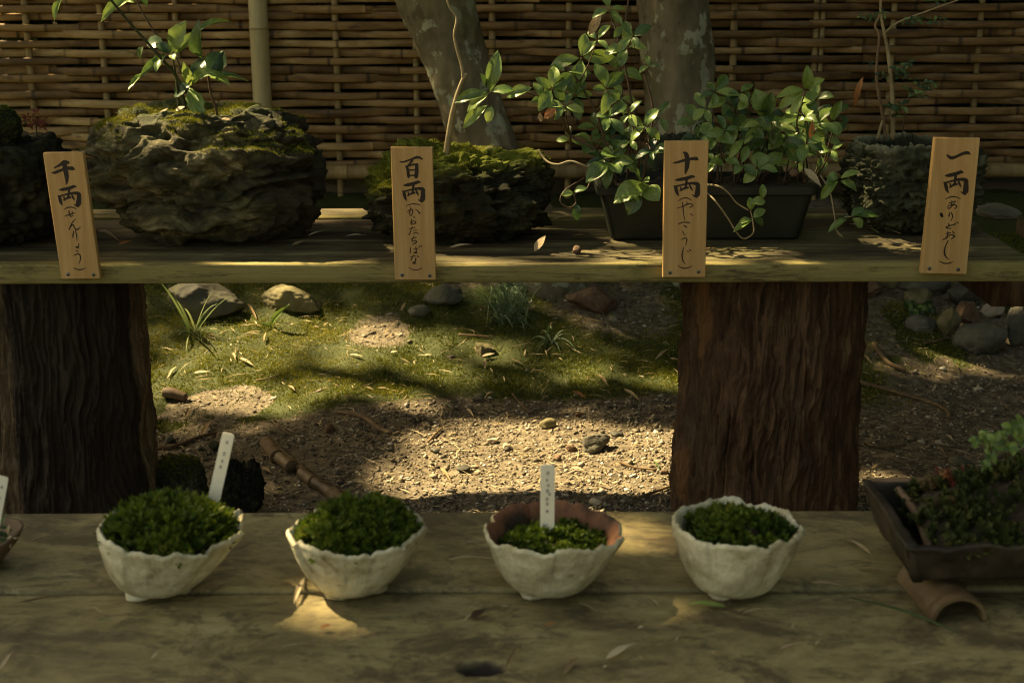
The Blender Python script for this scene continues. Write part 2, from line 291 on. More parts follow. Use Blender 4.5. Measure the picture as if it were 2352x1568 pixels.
# ------------------------------------------------------------------ ground
def hz(x, y):
    x = np.asarray(x, float); y = np.asarray(y, float)
    t = np.clip((y - 3.75) / 1.55, 0, 1)
    z = 0.34 * t ** 1.6
    z = z + 1.5 * np.clip((y - 5.75) / 0.9, 0, 1) ** 1.2 + 3.0 * np.clip((y - 6.65) / 30, 0, 1)  # steep rise added behind the fence to hide the sky
    near = np.exp(-((x / 4) ** 2) - ((y - 4) / 2.5) ** 2)
    z = z + near * (0.020 * fbm(x * 2.6, y * 2.6, 3.1, 3) + 0.004 * fbm(x * 16, y * 16, 7.7, 3))
    return z
def mossm(x, y):
    """0 bare gravelly soil .. 1 moss"""
    yb = 3.84 + 0.36 * np.minimum(0, x + 0.15) + 0.05 * fbm(x * 3, y * 3, 1.0, 3)
    m = np.clip((y - yb) / 0.08, 0, 1)
    hole = np.clip((fbm(x * 2.4 + 5, y * 2.4, 2.0, 4) - 0.8) / 0.15, 0, 1)
    for cx, cy, r in ((-0.42, 4.33, 0.10), (0.35, 4.5, 0.17), (0.30, 4.62, 0.2), (-0.12, 4.66, 0.08)):
        hole = np.maximum(hole, np.clip(1.6 - np.hypot(x - cx, (y - cy) * 0.9) / r, 0, 1))
    m = m * (1 - 0.9 * hole)
    right = np.clip((x - 0.95) / 0.25, 0, 1)
    patch = np.clip((fbm(x * 2.2, y * 2.2 + 9, 5.0, 4) - 0.18) / 0.3, 0, 1) * np.clip((y - 3.4) / 0.3, 0, 1)
    return m * (1 - right) + right * patch * 0.8
def gz(x, y): return float(hz(x, y))
def GG(u, v):
    """point of the terrain seen at picture position (u, v)"""
    z = 0.0
    for i in range(12):
        p = G(u, v, z); z = 0.5 * z + 0.5 * gz(p.x, p.y)
    p = G(u, v, z); return Vector((p.x, p.y, gz(p.x, p.y)))

xs = np.concatenate([-np.geomspace(60, 2.7, 24), np.arange(-2.6, 2.6, 0.014), np.geomspace(2.62, 60, 24)])
ys = np.concatenate([-np.geomspace(30, 0.4, 14), np.linspace(-0.2, 2.6, 12), np.arange(2.7, 5.9, 0.013), np.geomspace(5.95, 90, 26)])
X, Y = np.meshgrid(xs, ys)
Z = hz(X, Y); MM = mossm(X, Y)
Z = Z + 0.010 * MM * (0.5 + 0.5 * fbm(X * 22, Y * 22, 0.5, 2)) * ((Y < 5.5) & (np.abs(X) < 2.6))
g = obj('ground', np.stack([X, Y, Z], -1).reshape(-1, 3), gridf(len(ys), len(xs)), m_soil, attr={'moss': np.where((Y < 5.4) & (Y > 2.6), MM, 0)})
prop(g, 'brown gravelly soil rising to a mossy bank behind the shelf', kind='structure')

def scatter(n, x0, x1, y0, y1, dens):
    x = RNG.uniform(x0, x1, n); y = RNG.uniform(y0, y1, n)
    keep = RNG.uniform(0, 1, n) < dens(x, y)
    return x[keep], y[keep]
# pebbles and grit (8-face lumps)
def grit(n, smin, smax, x0, x1, y0, y1, dens, pw=2.2):
    x, y = scatter(n, x0, x1, y0, y1, dens); n = len(x)
    s = smin + (smax - smin) * RNG.uniform(0, 1, n) ** pw
    base = np.array([(1, 0, 0), (-1, 0, 0), (0, 1, 0), (0, -1, 0), (0, 0, 1), (0, 0, -1)], float)
    a = RNG.uniform(0, 2 * np.pi, n); ca, sa = np.cos(a), np.sin(a)
    v = base[None] * RNG.uniform(0.6, 1.25, (n, 6, 1)) + RNG.normal(0, 0.22, (n, 6, 3))
    v[:, :, 2] *= 0.7; v[:, :, 0] *= 1.3
    v = v * s[:, None, None]
    vx = v[:, :, 0] * ca[:, None] - v[:, :, 1] * sa[:, None]; vy = v[:, :, 0] * sa[:, None] + v[:, :, 1] * ca[:, None]
    v = np.stack([vx + x[:, None], vy + y[:, None], v[:, :, 2] + (hz(x, y) + s * 0.25)[:, None]], -1)
    f = np.array([(0, 2, 4), (2, 1, 4), (1, 3, 4), (3, 0, 4), (2, 0, 5), (1, 2, 5), (3, 1, 5), (0, 3, 5)])
    F = (f[None] + (np.arange(n) * 6)[:, None, None]).reshape(-1, 3)
    return v.reshape(-1, 3), F, np.repeat(np.clip(RNG.normal(0.45, 0.22, n), 0, 1), 6)
def gdens(x, y):
    d = (1 - 0.93 * mossm(x, y)) * np.clip(1.25 - 0.9 * np.clip((y - 3.8) / 0.8, 0, 1), 0.15, 1)
    return np.where(x > 0.9, d * 0.45, d) * np.where(x < -0.45, 0.55, 1)
v1, f1, t1 = grit(100000, 0.0012, 0.0056, -1.45, 1.95, 2.75, 5.0, gdens)
v2, f2, t2 = grit(4200, 0.004, 0.012, -1.3, 1.9, 2.85, 4.6, gdens, 2.2)
o = obj('gravel', np.vstack([v1, v2]), np.vstack([f1, f2 + len(v1)]), m_gravel, smooth=False, attr={'tone': np.concatenate([t1, t2])})
prop(o, 'fine tan gravel and grit scattered over the bare soil', 'gravel', kind='stuff')

# fallen needles and straw bits
def straws(n, x0, x1, y0, y1, dens, l0, l1, wd):
    x, y = scatter(n, x0, x1, y0, y1, dens); n = len(x)
    a = RNG.uniform(0, 2 * np.pi, n); L = RNG.uniform(l0, l1, n); c = RNG.normal(0, 0.25, n)
    z = hz(x, y) + 0.003 + RNG.uniform(0, 0.006, n) + 0.008 * mossm(x, y)
    d = np.stack([np.cos(a), np.sin(a), RNG.normal(0, 0.12, n)], -1); p = np.stack([-np.sin(a), np.cos(a), 0 * a], -1)
    mid = np.stack([x, y, z], -1); W = (wd * RNG.uniform(0.6, 1.6, n))[:, None]
    e0 = mid - d * (L / 2)[:, None]; e1 = mid + d * (L / 2)[:, None]; m2 = mid + p * (L * c * 0.4)[:, None]; m2[:, 2] += 0.001
    v = np.stack([e0, m2 - p * W, m2 + p * W + np.array([0, 0, 0.0008]), e1], 1).reshape(-1, 3)
    b = np.arange(n) * 4
    F = np.stack([b, b + 1, b + 3, b + 2], -1)
    return v, F, np.repeat(np.clip(RNG.normal(0.5, 0.25, n), 0, 1), 4)
a1 = straws(15000, -1.4, 1.95, 2.8, 4.95, lambda x, y: np.where(x > 0.9, 1.0, 0.75) * (1 - 0.8 * mossm(x, y)), 0.008, 0.035, 0.0008)
a2 = straws(3200, -1.4, 1.95, 2.8, 4.95, lambda x, y: 0.5 + 0 * x, 0.03, 0.085, 0.0010)
o = obj('pine_straw', np.vstack([a1[0], a2[0]]), np.vstack([a1[1], a2[1] + len(a1[0])]), m_needle, smooth=False, attr={'tone': np.concatenate([a1[2], a2[2]])})
prop(o, 'dry needles and straw bits strewn over soil and moss', 'pine straw', kind='stuff')

# moss carpet
def blades(x, y, z, h, wd, lean=0.5):
    n = len(x); a = RNG.uniform(0, 2 * np.pi, n)
    p = np.stack([np.cos(a), np.sin(a), 0 * a], -1) * (wd * RNG.uniform(0.6, 1.4, n))[:, None]
    b = np.stack([x, y, z], -1); t = b + np.stack([RNG.normal(0, lean, n) * h, RNG.normal(0, lean, n) * h, h], -1)
    v = np.stack([b - p, b + p, t], 1).reshape(-1, 3)
    return v, np.arange(n * 3).reshape(-1, 3)
x, y = scatter(420000, -1.45, 1.95, 3.1, 5.05, lambda x, y: mossm(x, y) * np.clip(0.35 + 0.9 * (fbm(x * 9, y * 9, 0.3, 2) + 0.5), 0.1, 1))
tone = np.clip(0.5 + 0.32 * fbm(x * 3.5, y * 3.5, 8.0, 3) + RNG.normal(0, 0.13, len(x)), 0, 1)
hh = (0.005 + 0.006 * RNG.uniform(0, 1, len(x))) * (0.8 + 0.5 * fbm(x * 14, y * 14, 2.2, 2))
mv, mf = blades(x, y, hz(x, y) + 0.010 * mossm(x, y) * (0.5 + 0.5 * fbm(x * 22, y * 22, 0.5, 2)), np.clip(hh, 0.003, 0.014), 0.0016, 0.55)
o = obj('moss_carpet', mv, mf, m_moss, smooth=False, attr={'tone': np.repeat(tone, 3)})
prop(o, 'low green moss carpeting the bank behind the shelf', 'moss', kind='stuff')

# ------------------------------------------------------------------ woven bamboo fence
FY = 5.3
ups = [P(u, 200, FY).x for u in (-290, -110, 72, 242, 415, 590, 775, 957, 1133, 1308, 1490, 1680, 1865, 2040, 2240, 2430, 2620)]
zrow0 = P(1176, 372, FY).z; ztop = 1.34; pitch_r = 0.0312
fence = thing('bamboo_fence', 'woven split bamboo fence running along the back of the garden', 'fence', (0, FY, 0.2))
ux = np.array(ups); ui = np.arange(len(ups))
nrow = int((ztop - zrow0) / pitch_r)
for r in range(nrow):
    zc = zrow0 + r * pitch_r
    x = ups[0] - 0.05 + random.uniform(0, 0.5) - 0.5
    lane = 0
    while x < ups[-1]:
        L = random.uniform(0.9, 1.7); x1 = min(x + L, ups[-1] + 0.05); x0 = max(x, ups[0] - 0.05)
        if x1 - x0 > 0.15:
            nx = int((x1 - x0) / 0.018) + 2
            xx = np.linspace(x0, x1, nx)
            k = np.interp(xx, ux, ui)
            amp = 0.027
            yy = FY - amp * np.cos(np.pi * (k + r)) * (1 + 0.12 * vn(xx * 3, r * 7.1, 0)) - 0.0035 * lane
            hh = 0.0154 * (1 + 0.12 * vn(xx * 1.2, r * 3.3, 4)) * random.uniform(0.9, 1.08)
            zz = zc + 0.005 * vn(xx * 2.4, r * 5.7, 1) + random.uniform(-0.003, 0.003)
            nod = np.zeros(nx); q = x0 + random.uniform(0.05, 0.3)
            while q < x1:
                nod = np.maximum(nod, np.clip(1 - np.abs(xx - q) / 0.02, 0, 1)); q += random.uniform(0.26, 0.4)
            prof = [(-1, 0.0), (-0.75, 0.62), (0, 1.0), (0.75, 0.62), (1, 0.0), (0, 0.15)]
            V = []
            for (a, b) in prof:
                V.append(np.stack([xx, yy - b * 0.005 * (1 + 0.5 * nod), zz + a * hh * (1 + 0.13 * nod)], -1))
            V = np.stack(V, 1).reshape(-1, 3)
            m = len(prof)
            Fc = [tuple(int(i) for i in q_) for q_ in gridf(nx, m, True)] + [tuple(range(m)), tuple(range((nx - 1) * m + m - 1, (nx - 1) * m - 1, -1))]
            obj('bamboo_strip', V, Fc, m_bamboo, fence, attr={'node': np.repeat(nod, m)}, origin=(x0, FY, zc))
        x = x1 - 0.03 if x1 >= x else x1
        lane = 1 - lane
        if x1 >= ups[-1]: break
def culm(name, parent, x, y, z0, z1, r, mat, step=0.3, horiz=False, n=14, lean=0):
    L = z1 - z0; zs, rs, nd = [], [], []
    z = z0; nodes = []; q = z0 + random.uniform(0.3, 0.9) * step
    while q < z1: nodes.append(q); q += step * random.uniform(0.85, 1.15)
    zl = sorted(set([z0, z1] + [round(a + d, 4) for a in nodes for d in (-0.006, -0.002, 0, 0.002, 0.006) if z0 < a + d < z1] + list(np.linspace(z0, z1, 8))))
    pts, rr, at = [], [], []
    for z in zl:
        d = min([abs(z - a) for a in nodes] + [1]); b = max(0, 1 - d / 0.005)
        pts.append((z, y, x) if horiz else (x + lean * (z - z0), y, z)); rr.append(r * (1 + 0.1 * b)); at += [b] * n
    V, F = tube(pts, rr, n)
    return obj(name, V, F, mat, parent, attr={'node': at}, origin=pts[0])
for i, x in enumerate(ups):
    if i == 5: continue
    culm('bamboo_upright', fence, x + random.uniform(-.004, .004), FY, 0.15, ztop + 0.03, random.uniform(0.011, 0.0135), m_upright, 0.28)
    if i == 12: culm('bamboo_upright', fence, x + 0.026, FY, 0.15, ztop + 0.03, 0.0095, m_upright, 0.28)
culm('bamboo_pole', fence, P(598, 130, FY - 0.06).x, FY - 0.062, 0.25, 1.45, 0.034, m_pole, 0.42, n=24)
zr = P(1250, 394, FY - 0.05).z
culm('bamboo_rail', fence, zr, FY - 0.045, ups[0], ups[-1], 0.027, m_upright, 0.33, horiz=True, n=18)
V, F = box((0, FY + 0.09, zr - 0.12), (ups[-1] - ups[0], 0.02, 0.24))
obj('base_board', V, F, m_shelf_dark, fence)

# ------------------------------------------------------------------ trees behind the shelf
def trunk(parent, name, path, radii, mat, n=72, amp=0.009, nz=None, fr=9.0, seed=0.0):
    V, F = tube(path, radii, n, cap=True, sub=14)
    V = np.array([list(p) for p in V]); m = len(V) // n
    C = V.reshape(m, n, 3).mean(1, keepdims=True); D = V.reshape(m, n, 3) - C
    D /= np.linalg.norm(D, axis=2, keepdims=True)
    q = V.reshape(m, n, 3)
    d = amp * (fbm(q[..., 0] * fr + seed, q[..., 1] * fr, q[..., 2] * fr * 0.5, 4) + 0.5 * ridged(q[..., 0] * fr * 4, q[..., 1] * fr * 4, q[..., 2] * fr * 1.6, 2))
    q = q + D * d[..., None]
    return obj(name, q.reshape(-1, 3), F, mat, parent)
CANOPY_SPOTS = []  # gaps shaped into the unseen crowns, letting sun onto chosen spots
def leafmass(parent, name, n, cx, cy, cz, rx, ry, rz, size=0.05, mat=None, power=0.0, carve=True):
    p = RNG.normal(0, 1, (n, 3)); p /= np.linalg.norm(p, axis=1, keepdims=True)
    p = p * (RNG.uniform(0, 1, (n, 1)) ** (1 / 3)) * np.array([rx, ry, rz]) + np.array([cx, cy, cz])
    dens = fbm(p[:, 0] * 0.9, p[:, 1] * 0.9, p[:, 2] * 0.9 + 3, 2)
    p = p[dens > -0.42]
    if carve:
        s = np.array(SUN_TO); keep = np.ones(len(p), bool)
        for c, r in CANOPY_SPOTS:
            q = p - np.array(c); t = q @ s; dd = np.linalg.norm(q - t[:, None] * s, axis=1)
            keep &= (dd > r + 0.02) | (t < 0)
        p = p[keep]
    n = len(p)
    a = RNG.normal(0, 1, (n, 3)); a[:, 2] *= 0.5; a /= np.linalg.norm(a, axis=1, keepdims=True)
    b = np.cross(a, RNG.normal(0, 1, (n, 3)) * 0.5 + np.array([0, 0, 1.0])); b /= np.linalg.norm(b, axis=1, keepdims=True)
    L = size * RNG.uniform(0.7, 1.4, (n, 1))
    v = np.stack([p - a * L, p + b * L * 0.5, p + a * L, p - b * L * 0.5], 1).reshape(-1, 3)
    o = obj(name, v, np.arange(n * 4).reshape(-1, 4), mat or m_canopy, parent, smooth=False); o['kind'] = 'stuff'
    return o
zsh = P(1176, 605, 2.70).z; zb = 0.45
CANOPY_SPOTS += [(tuple(GG(u, v)), r) for u, v, r in ((1130, 1050, .16), (1250, 1110, .18), (1080, 1140, .14), (1450, 1110, .13), (1520, 1020, .14), (1180, 1160, .15), (1340, 1080, .15), (1350, 1000, .1), (1200, 1000, .09), (950, 1110, .08), (870, 790, .14), (580, 790, .12), (480, 900, .09), (750, 900, .08), (1010, 860, .07), (1350, 860, .07), (925, 915, .06), (530, 835, .12),
                 (430, 875, .11), (720, 760, .10), (640, 930, .10), (800, 830, .07), (1130, 810, .06), (1050, 1060, .1), (1530, 880, .05), (2100, 1110, .06), (2200, 830, .04), (2340, 890, .05), (1000, 780, .04), (1480, 760, .05), (600, 800, .05))]
CANOPY_SPOTS += [(tuple(P(u, v, Y_)), r) for u, v, Y_, r in ((1535, 710, 4.58, .09), (40, 900, 2.8, .11), (60, 1050, 2.8, .08), (1580, 1000, 2.84, .05), (1600, 780, 2.84, .04), (2280, 690, 4.3, .05), (2340, 650, 4.3, .04), (470, 340, 2.85, .06), (400, 300, 2.95, .05), (470, 500, 2.8, .03), (650, 60, 5.3, .16), (430, 130, 5.3, .15), (250, 80, 5.3, .12),
                 (110, 180, 5.3, .09), (760, 130, 5.3, .09), (880, 60, 5.3, .08), (590, 90, 5.2, .10), (1200, 90, 5.3, .07), (700, 230, 5.3, .06), (1720, 60, 5.3, .06), (1125, 200, 2.9, .06), (1820, 230, 3.0, .06), (1470, 440, 2.8, .05), (1420, 190, 2.95, .06), (440, 120, 3.0, .08), (1000, 60, 4.4, .05), (1490, 80, 4.4, .05), (1090, 350, 2.9, .04), (860, 380, 2.85, .03))]
CANOPY_SPOTS += [(tuple(P(u, v, 2.68)), r) for u, v, r in ((160, 480, .05), (950, 480, .05), (1572, 470, .045), (2190, 420, .03), (600, 612, .05), (1250, 605, .05), (1420, 600, .04), (1850, 605, .04), (1150, 630, .04))]
CANOPY_SPOTS += [(tuple(G(u, v, zb)), r) for u, v, r in ((1390, 1215, .05), (1480, 1225, .04))]
CANOPY_SPOTS += [(tuple(P(u, v, 1.72)), r) for u, v, r in ((512, 1060, .05), (1257, 1130, .045))]

TY = 4.72
t1 = thing('maple_tree', 'leaning smooth barked tree left of the pale trunked one, rooted behind the mossy boulder', 'tree', (P(1310, 700, TY).x, TY, 0.05))
pa = [P(1330, 760, TY), P(1290, 690, TY), P(1225, 560, TY), P(1150, 420, TY), P(1103, 300, TY), P(1074, 210, TY), P(1038, 100, TY), P(1000, 0, TY), P(905, -220, TY), P(840, -500, TY), P(880, -900, TY), P(980, -1400, TY)]
trunk(t1, 'trunk', pa, [0.15, 0.135, 0.115, 0.108, 0.103, 0.097, 0.103, 0.118, 0.105, 0.09, 0.07, 0.05], m_trunk)
for (u0, v0), (u1, v1), (u2, v2), r in (((1340, 665), (1385, 700), (1410, 735), .032), ((1290, 690), (1255, 705), (1215, 712), .03)):
    V, F = tube([P(u0, v0, TY - .03), P(u1, v1, TY - .10), GG(u2, v2 + 5)], [r * 1.6, r, r * .4], 12, sub=6, jit=.05); obj('root', V, F, m_trunk, t1)
for e in (Vector((-1.6, 3.9, 2.9)), Vector((0.9, 5.4, 3.1)), Vector((-0.4, 4.0, 3.4))):
    V, F = tube([P(840, -500, TY), (P(840, -500, TY) + e) / 2 + Vector((0, 0, .2)), e], [.06, .04, .015], 8, sub=5); obj('limb', V, F, m_trunk, t1)
leafmass(t1, 'crown', 12000, -0.8, 4.9, 3.4, 2.4, 1.6, 0.9, 0.06)
t2 = thing('smooth_barked_tree', 'upright tree trunk with pale lichen patches rising behind the leafy planter', 'tree', (P(1620, 740, TY).x, TY, 0.08))
pb = [P(1628, 790, TY), P(1622, 730, TY), P(1612, 600, TY), P(1585, 420, TY), P(1563, 290, TY), P(1556, 150, TY), P(1546, 0, TY), P(1530, -300, TY), P(1560, -700, TY), P(1600, -1400, TY)]
trunk(t2, 'trunk', pb, [0.18, 0.145, 0.12, 0.112, 0.106, 0.11, 0.114, 0.105, 0.08, 0.05], m_trunk, seed=40)
for e in (Vector((1.9, 4.6, 3.0)), Vector((0.6, 5.6, 3.3)), Vector((1.3, 3.8, 3.5))):
    V, F = tube([P(1530, -300, TY), (P(1530, -300, TY) + e) / 2 + Vector((0, 0, .3)), e], [.06, .04, .015], 8, sub=5); obj('limb', V, F, m_trunk, t2)
leafmass(t2, 'crown', 14000, 1.6, 4.9, 3.5, 2.3, 1.6, 0.9, 0.06)
# unseen tree added at the left; its crown is shaped to dapple the garden
t3 = thing('added_shade_tree', 'tall leafy tree standing beyond the left edge, dappling the garden with shade', 'tree', (-3.2, 3.2, 0))
V, F = tube([(-3.2, 3.2, 0), (-3.15, 3.3, 1.4), (-3.1, 3.4, 2.7), (-2.9, 3.6, 4.0)], [.24, .17, .14, .08], 20, sub=5); obj('trunk', V, F, m_trunk, t3)
for e in ((-4.8, 4.8, 3.7), (-1.2, 4.0, 3.8), (-2.5, 1.2, 3.7), (-4.6, 1.6, 3.8), (-1.0, 2.4, 3.8)):
    V, F = tube([(-3.1, 3.4, 2.7), ((-3.1 + e[0]) / 2, (3.4 + e[1]) / 2, 3.4), e], [.09, .06, .02], 8, sub=4); obj('limb', V, F, m_trunk, t3)
leafmass(t3, 'crown', 40000, -3.0, 3.8, 4.0, 3.6, 3.2, 0.95, 0.055)
leafmass(t3, 'crown', 17000, -2.75, 2.75, 4.0, 2.1, 0.95, 0.35, 0.055)  # extra dense leaves added to keep sun off the front bench
# unseen bush added beyond the right edge to darken that side
hb = thing('sky_block_bush', 'dense dark evergreen bush growing beyond the right end of the shelf', 'bush', (3.2, 2.6, 0))
for k in range(3):
    V, F = tube([(3.2, 2.0 + k * 1.1, 0), (3.25, 2.0 + k * 1.1, 1.9)], [.05, .02], 8); obj('stem', V, F, m_bark, hb)
leafmass(hb, 'foliage', 34000, 3.3, 2.4, 1.9, 1.1, 4.4, 2.6, 0.06, m_leaf_d, carve=False)
t4 = thing('added_canopy_tree', 'broad leafy tree behind the viewer to the right', 'tree', (2.4, -1.8, 0))  # unseen tree added behind the viewer to cut sky light
V, F = tube([(2.4, -1.8, 0), (2.3, -1.7, 1.6), (2.0, -1.4, 3.6)], [.2, .15, .08], 16, sub=5); obj('trunk', V, F, m_trunk, t4)
for e in ((0.6, -.4, 3.9), (3.6, -.6, 3.8), (1.4, -3.2, 3.8)):
    V, F = tube([(2.25, -1.65, 2.0), ((2.25 + e[0]) / 2, (-1.65 + e[1]) / 2, 3.2), e], [.09, .06, .02], 8, sub=4); obj('limb', V, F, m_trunk, t4)
leafmass(t4, 'crown', 9000, 3.8, -0.8, 3.6, 2.4, 3.2, 1.2, 0.07)
hg = thing('hedge', 'dark leafy hedge pressed against the back of the woven fence', 'hedge', (0, 5.9, 0.5))  # leaf screen added behind the fence to stop sun through the gaps
leafmass(hg, 'foliage', 70000, 0, 6.0, 1.7, 4.4, 0.54, 2.0, 0.05, m_leaf_d, carve=False)

# ------------------------------------------------------------------ benches and stumps
def plank(name, parent, x0, x1, y0, y1, z0, z1, mat, nx=300, ny=60, wear=0.0025, hole=None, seed=0.0, rnd=0.006):
    W, T = y1 - y0, z1 - z0
    prof = [(y0 + rnd * 0.3, z0)]
    prof += [(y0, z0 + rnd * 0.3), (y0, z0 + T * .33), (y0, z0 + T * .66), (y0, z1 - rnd), (y0 + rnd * .3, z1 - rnd * .3), (y0 + rnd, z1)]
    prof += [(y, z1) for y in np.linspace(y0 + rnd, y1 - rnd, ny)[1:-1]]
    prof += [(y1 - rnd, z1), (y1 - rnd * .3, z1 - rnd * .3), (y1, z1 - rnd), (y1, z0)]
    prof = np.array(prof); m = len(prof); xx = np.linspace(x0, x1, nx)
    Xg = np.repeat(xx[:, None], m, 1); Yg = np.repeat(prof[None, :, 0], nx, 0); Zg = np.repeat(prof[None, :, 1], nx, 0)
    d = wear * (0.6 * fbm(Xg * 2.2 + seed, Yg * 18, Zg * 18 + seed, 4) + 0.5 * ridged(Xg * 1.3 + seed, Yg * 60, Zg * 60, 2))
    top = (Zg > z1 - rnd * 0.5); frt = (Yg < y0 + rnd * .5)
    Zg = Zg + np.where(top, d - wear, 0); Yg = Yg + np.where(frt, -d + wear, 0)
    if hole:
        for hx, hy, ra, rb, dp in hole:
            q = np.hypot((Xg - hx) / ra, (Yg - hy) / rb) + 0.12 * fbm(Xg * 40, Yg * 40, 0, 2)
            Zg = Zg - np.where(top, dp * np.clip((1.15 - q) / 0.3, 0, 1), 0)
    V = np.stack([Xg, Yg, Zg], -1).reshape(-1, 3)
    F = [tuple(int(i) for i in q) for q in gridf(nx, m, True)] + [tuple(range(m - 1, -1, -1)), tuple(range((nx - 1) * m, nx * m))]
    kn = np.zeros(Xg.shape)  # dark knot wood, deepened to stand in for shade in the hole
    for hx, hy, ra, rb, dp in (hole or []): kn = np.maximum(kn, np.clip(1.5 - np.hypot((Xg - hx) / ra, (Yg - hy) / rb), 0, 1) * top)
    lit_edge = np.clip(1.25 - (Yg - y0) / .05 + .35 * fbm(Xg * 3 + seed, Yg * 12, 0, 3), 0, 1)  # paler front edge and face: caught light put into the colour
    return obj(name, V, F, mat, parent, origin=(x0, y0, z0), attr={'knot': kn, 'lit_edge': lit_edge})
def GS(u, v): return G(u, v, zsh)
def GB(u, v): return G(u, v, zb)
zlo = P(1176, 650, 2.70).z
xr = GS(2352, 582).x
shelf = thing('display_shelf', 'weathered upper plank shelf carried by two cedar stumps, planters in a row on it', 'shelf', (0, 3.0, zlo))
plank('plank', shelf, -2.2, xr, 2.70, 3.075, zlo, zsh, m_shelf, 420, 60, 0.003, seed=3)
plank('plank', shelf, -2.2, xr - 0.01, 3.082, 3.20, zlo, zsh - 0.002, m_shelf_dark, 300, 24, 0.004, seed=9)
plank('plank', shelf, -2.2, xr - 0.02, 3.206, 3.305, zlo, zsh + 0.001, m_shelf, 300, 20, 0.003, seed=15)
plank('plank', shelf, -2.2, xr - 0.03, 3.325, 3.44, zlo - .01, zsh - 0.02, m_shelf_dark, 200, 20, 0.004, seed=21)
for x in (-1.6, 0.2, 1.25):
    V, F = box((x, 3.09, zlo - 0.022), (0.05, 0.62, 0.04)) if x == 1.25 else box((x, 3.4, zlo - .03), (.04, .04, .03)); obj('batten', V, F, m_shelf_dark, shelf)
V, F = box((P(2290, 660, 2.95).x, 3.0, zlo - .045), (0.085, .3, 0.085)); obj('support_block', V, F, m_bark, shelf)

yb1 = GB(1176, 1171).y; yj = GB(1176, 1353).y
bench = thing('potting_bench', 'stained wooden bench of two wide planks in the foreground', 'bench', (0, 1.6, 0))
plank('plank', bench, -1.5, 1.5, yj + 0.003, yb1, zb - 0.045, zb, m_bench, 420, 70, 0.0010, seed=31)
kh = GB(1108, 1528)
plank('plank', bench, -1.5, 1.5, 0.86, yj - 0.003, zb - 0.045, zb - 0.002, m_bench, 620, 130, 0.0010, seed=47, hole=[(kh.x, kh.y, 0.026, 0.016, 0.018), (kh.x + .004, kh.y, 0.009, 0.004, 0.008)])
for sx in (-1.2, 1.2):
    for y in (0.98, 1.8):
        V, F = tube([(sx, y, 0), (sx, y, zb - .046)], .05, 16); obj('leg', V, F, m_bark, bench)

def stump(name, label, uL, uR, Yc, mat, seed, cat='stump'):
    xc = (P(uL, 900, Yc).x + P(uR, 900, Yc).x) / 2; R = (P(uR, 900, Yc).x - P(uL, 900, Yc).x) / 2
    nth, nz = 620, 300
    th = np.linspace(-np.pi, np.pi, nth, endpoint=False)[None, :]; z = np.linspace(-0.02, zlo - 0.001, nz)[:, None]
    sw = 0.35 * np.exp(-((z - 0.12) / 0.18) ** 2) * np.sin(th * 2 + seed)          # grain swirls near the foot
    a = th + sw * 0.35 + 0.07 * fbm(np.cos(th) * 2, np.sin(th) * 2, z * 5 + seed, 2) + 0.025 * fbm(np.cos(th) * 6, np.sin(th) * 6, z * 14 + seed, 2)
    ca, sa = np.cos(a), np.sin(a)
    r1 = ridged(ca * 7 + seed, sa * 7, z * 4.5, 3, 0.55); r2 = ridged(ca * 20 + seed, sa * 20, z * 11.0, 3, 0.6); lump = fbm(np.cos(th) * 1.3 + seed, np.sin(th) * 1.3, z * 3.5, 2)
    plate = np.floor((fbm(ca * 9, sa * 9 + seed, z * 2.2, 2) + 2) * 5) / 5 % 1.0
    r = R * (1 + 0.045 * lump + 0.03 * np.exp(-z / 0.10)) + 0.0085 * r1 + 0.0055 * r2 + 0.005 * plate + 0.010 * fbm(np.sin(th) * 5 + seed, 0, z * 9, 3) * np.abs(np.sin(th)) ** 4
    X_ = xc + r * np.sin(th); Y_ = Yc - r * np.cos(th); Zg = np.broadcast_to(z, X_.shape)
    peel = np.clip(1.2 - np.abs(th + 1.12 + 0.12 * np.sin(z * 9) - .08 * fbm(z * 8, 0, 3, 2)) / 0.2, 0, 1) * np.clip(1.1 - 1.6 * np.abs(fbm(z * 3 + 1, 0, 0, 2)), 0, 1)
    dark = np.clip((th + 0.15) / 0.35, 0, 1) * np.clip((1.5 - th) / .2, 0, 1) * np.ones_like(z)  # right side darkened: shade put into the bark colour
    root = thing(name, label, cat, (xc, Yc, 0))
    V = np.stack([X_, Y_, Zg], -1).reshape(-1, 3)
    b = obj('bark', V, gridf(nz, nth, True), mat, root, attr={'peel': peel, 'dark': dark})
    ring = [(xc + R * .97 * math.sin(t), Yc - R * .97 * math.cos(t), zlo - 0.002) for t in np.linspace(0, 2 * math.pi, 48, endpoint=False)]
    obj('cut_top', ring, [tuple(range(48))], m_shelf_dark, root)
    return root
stump('cedar_stump', 'reddish cedar stump with peeling bark carrying the right half of the shelf', 1584, 1950, 2.97, m_bark, 2.0)
stump('cedar_stump', 'dark cedar stump at the left edge with a weathered brown knotty side', -110, 318, 2.97, m_bark_left, 7.0)

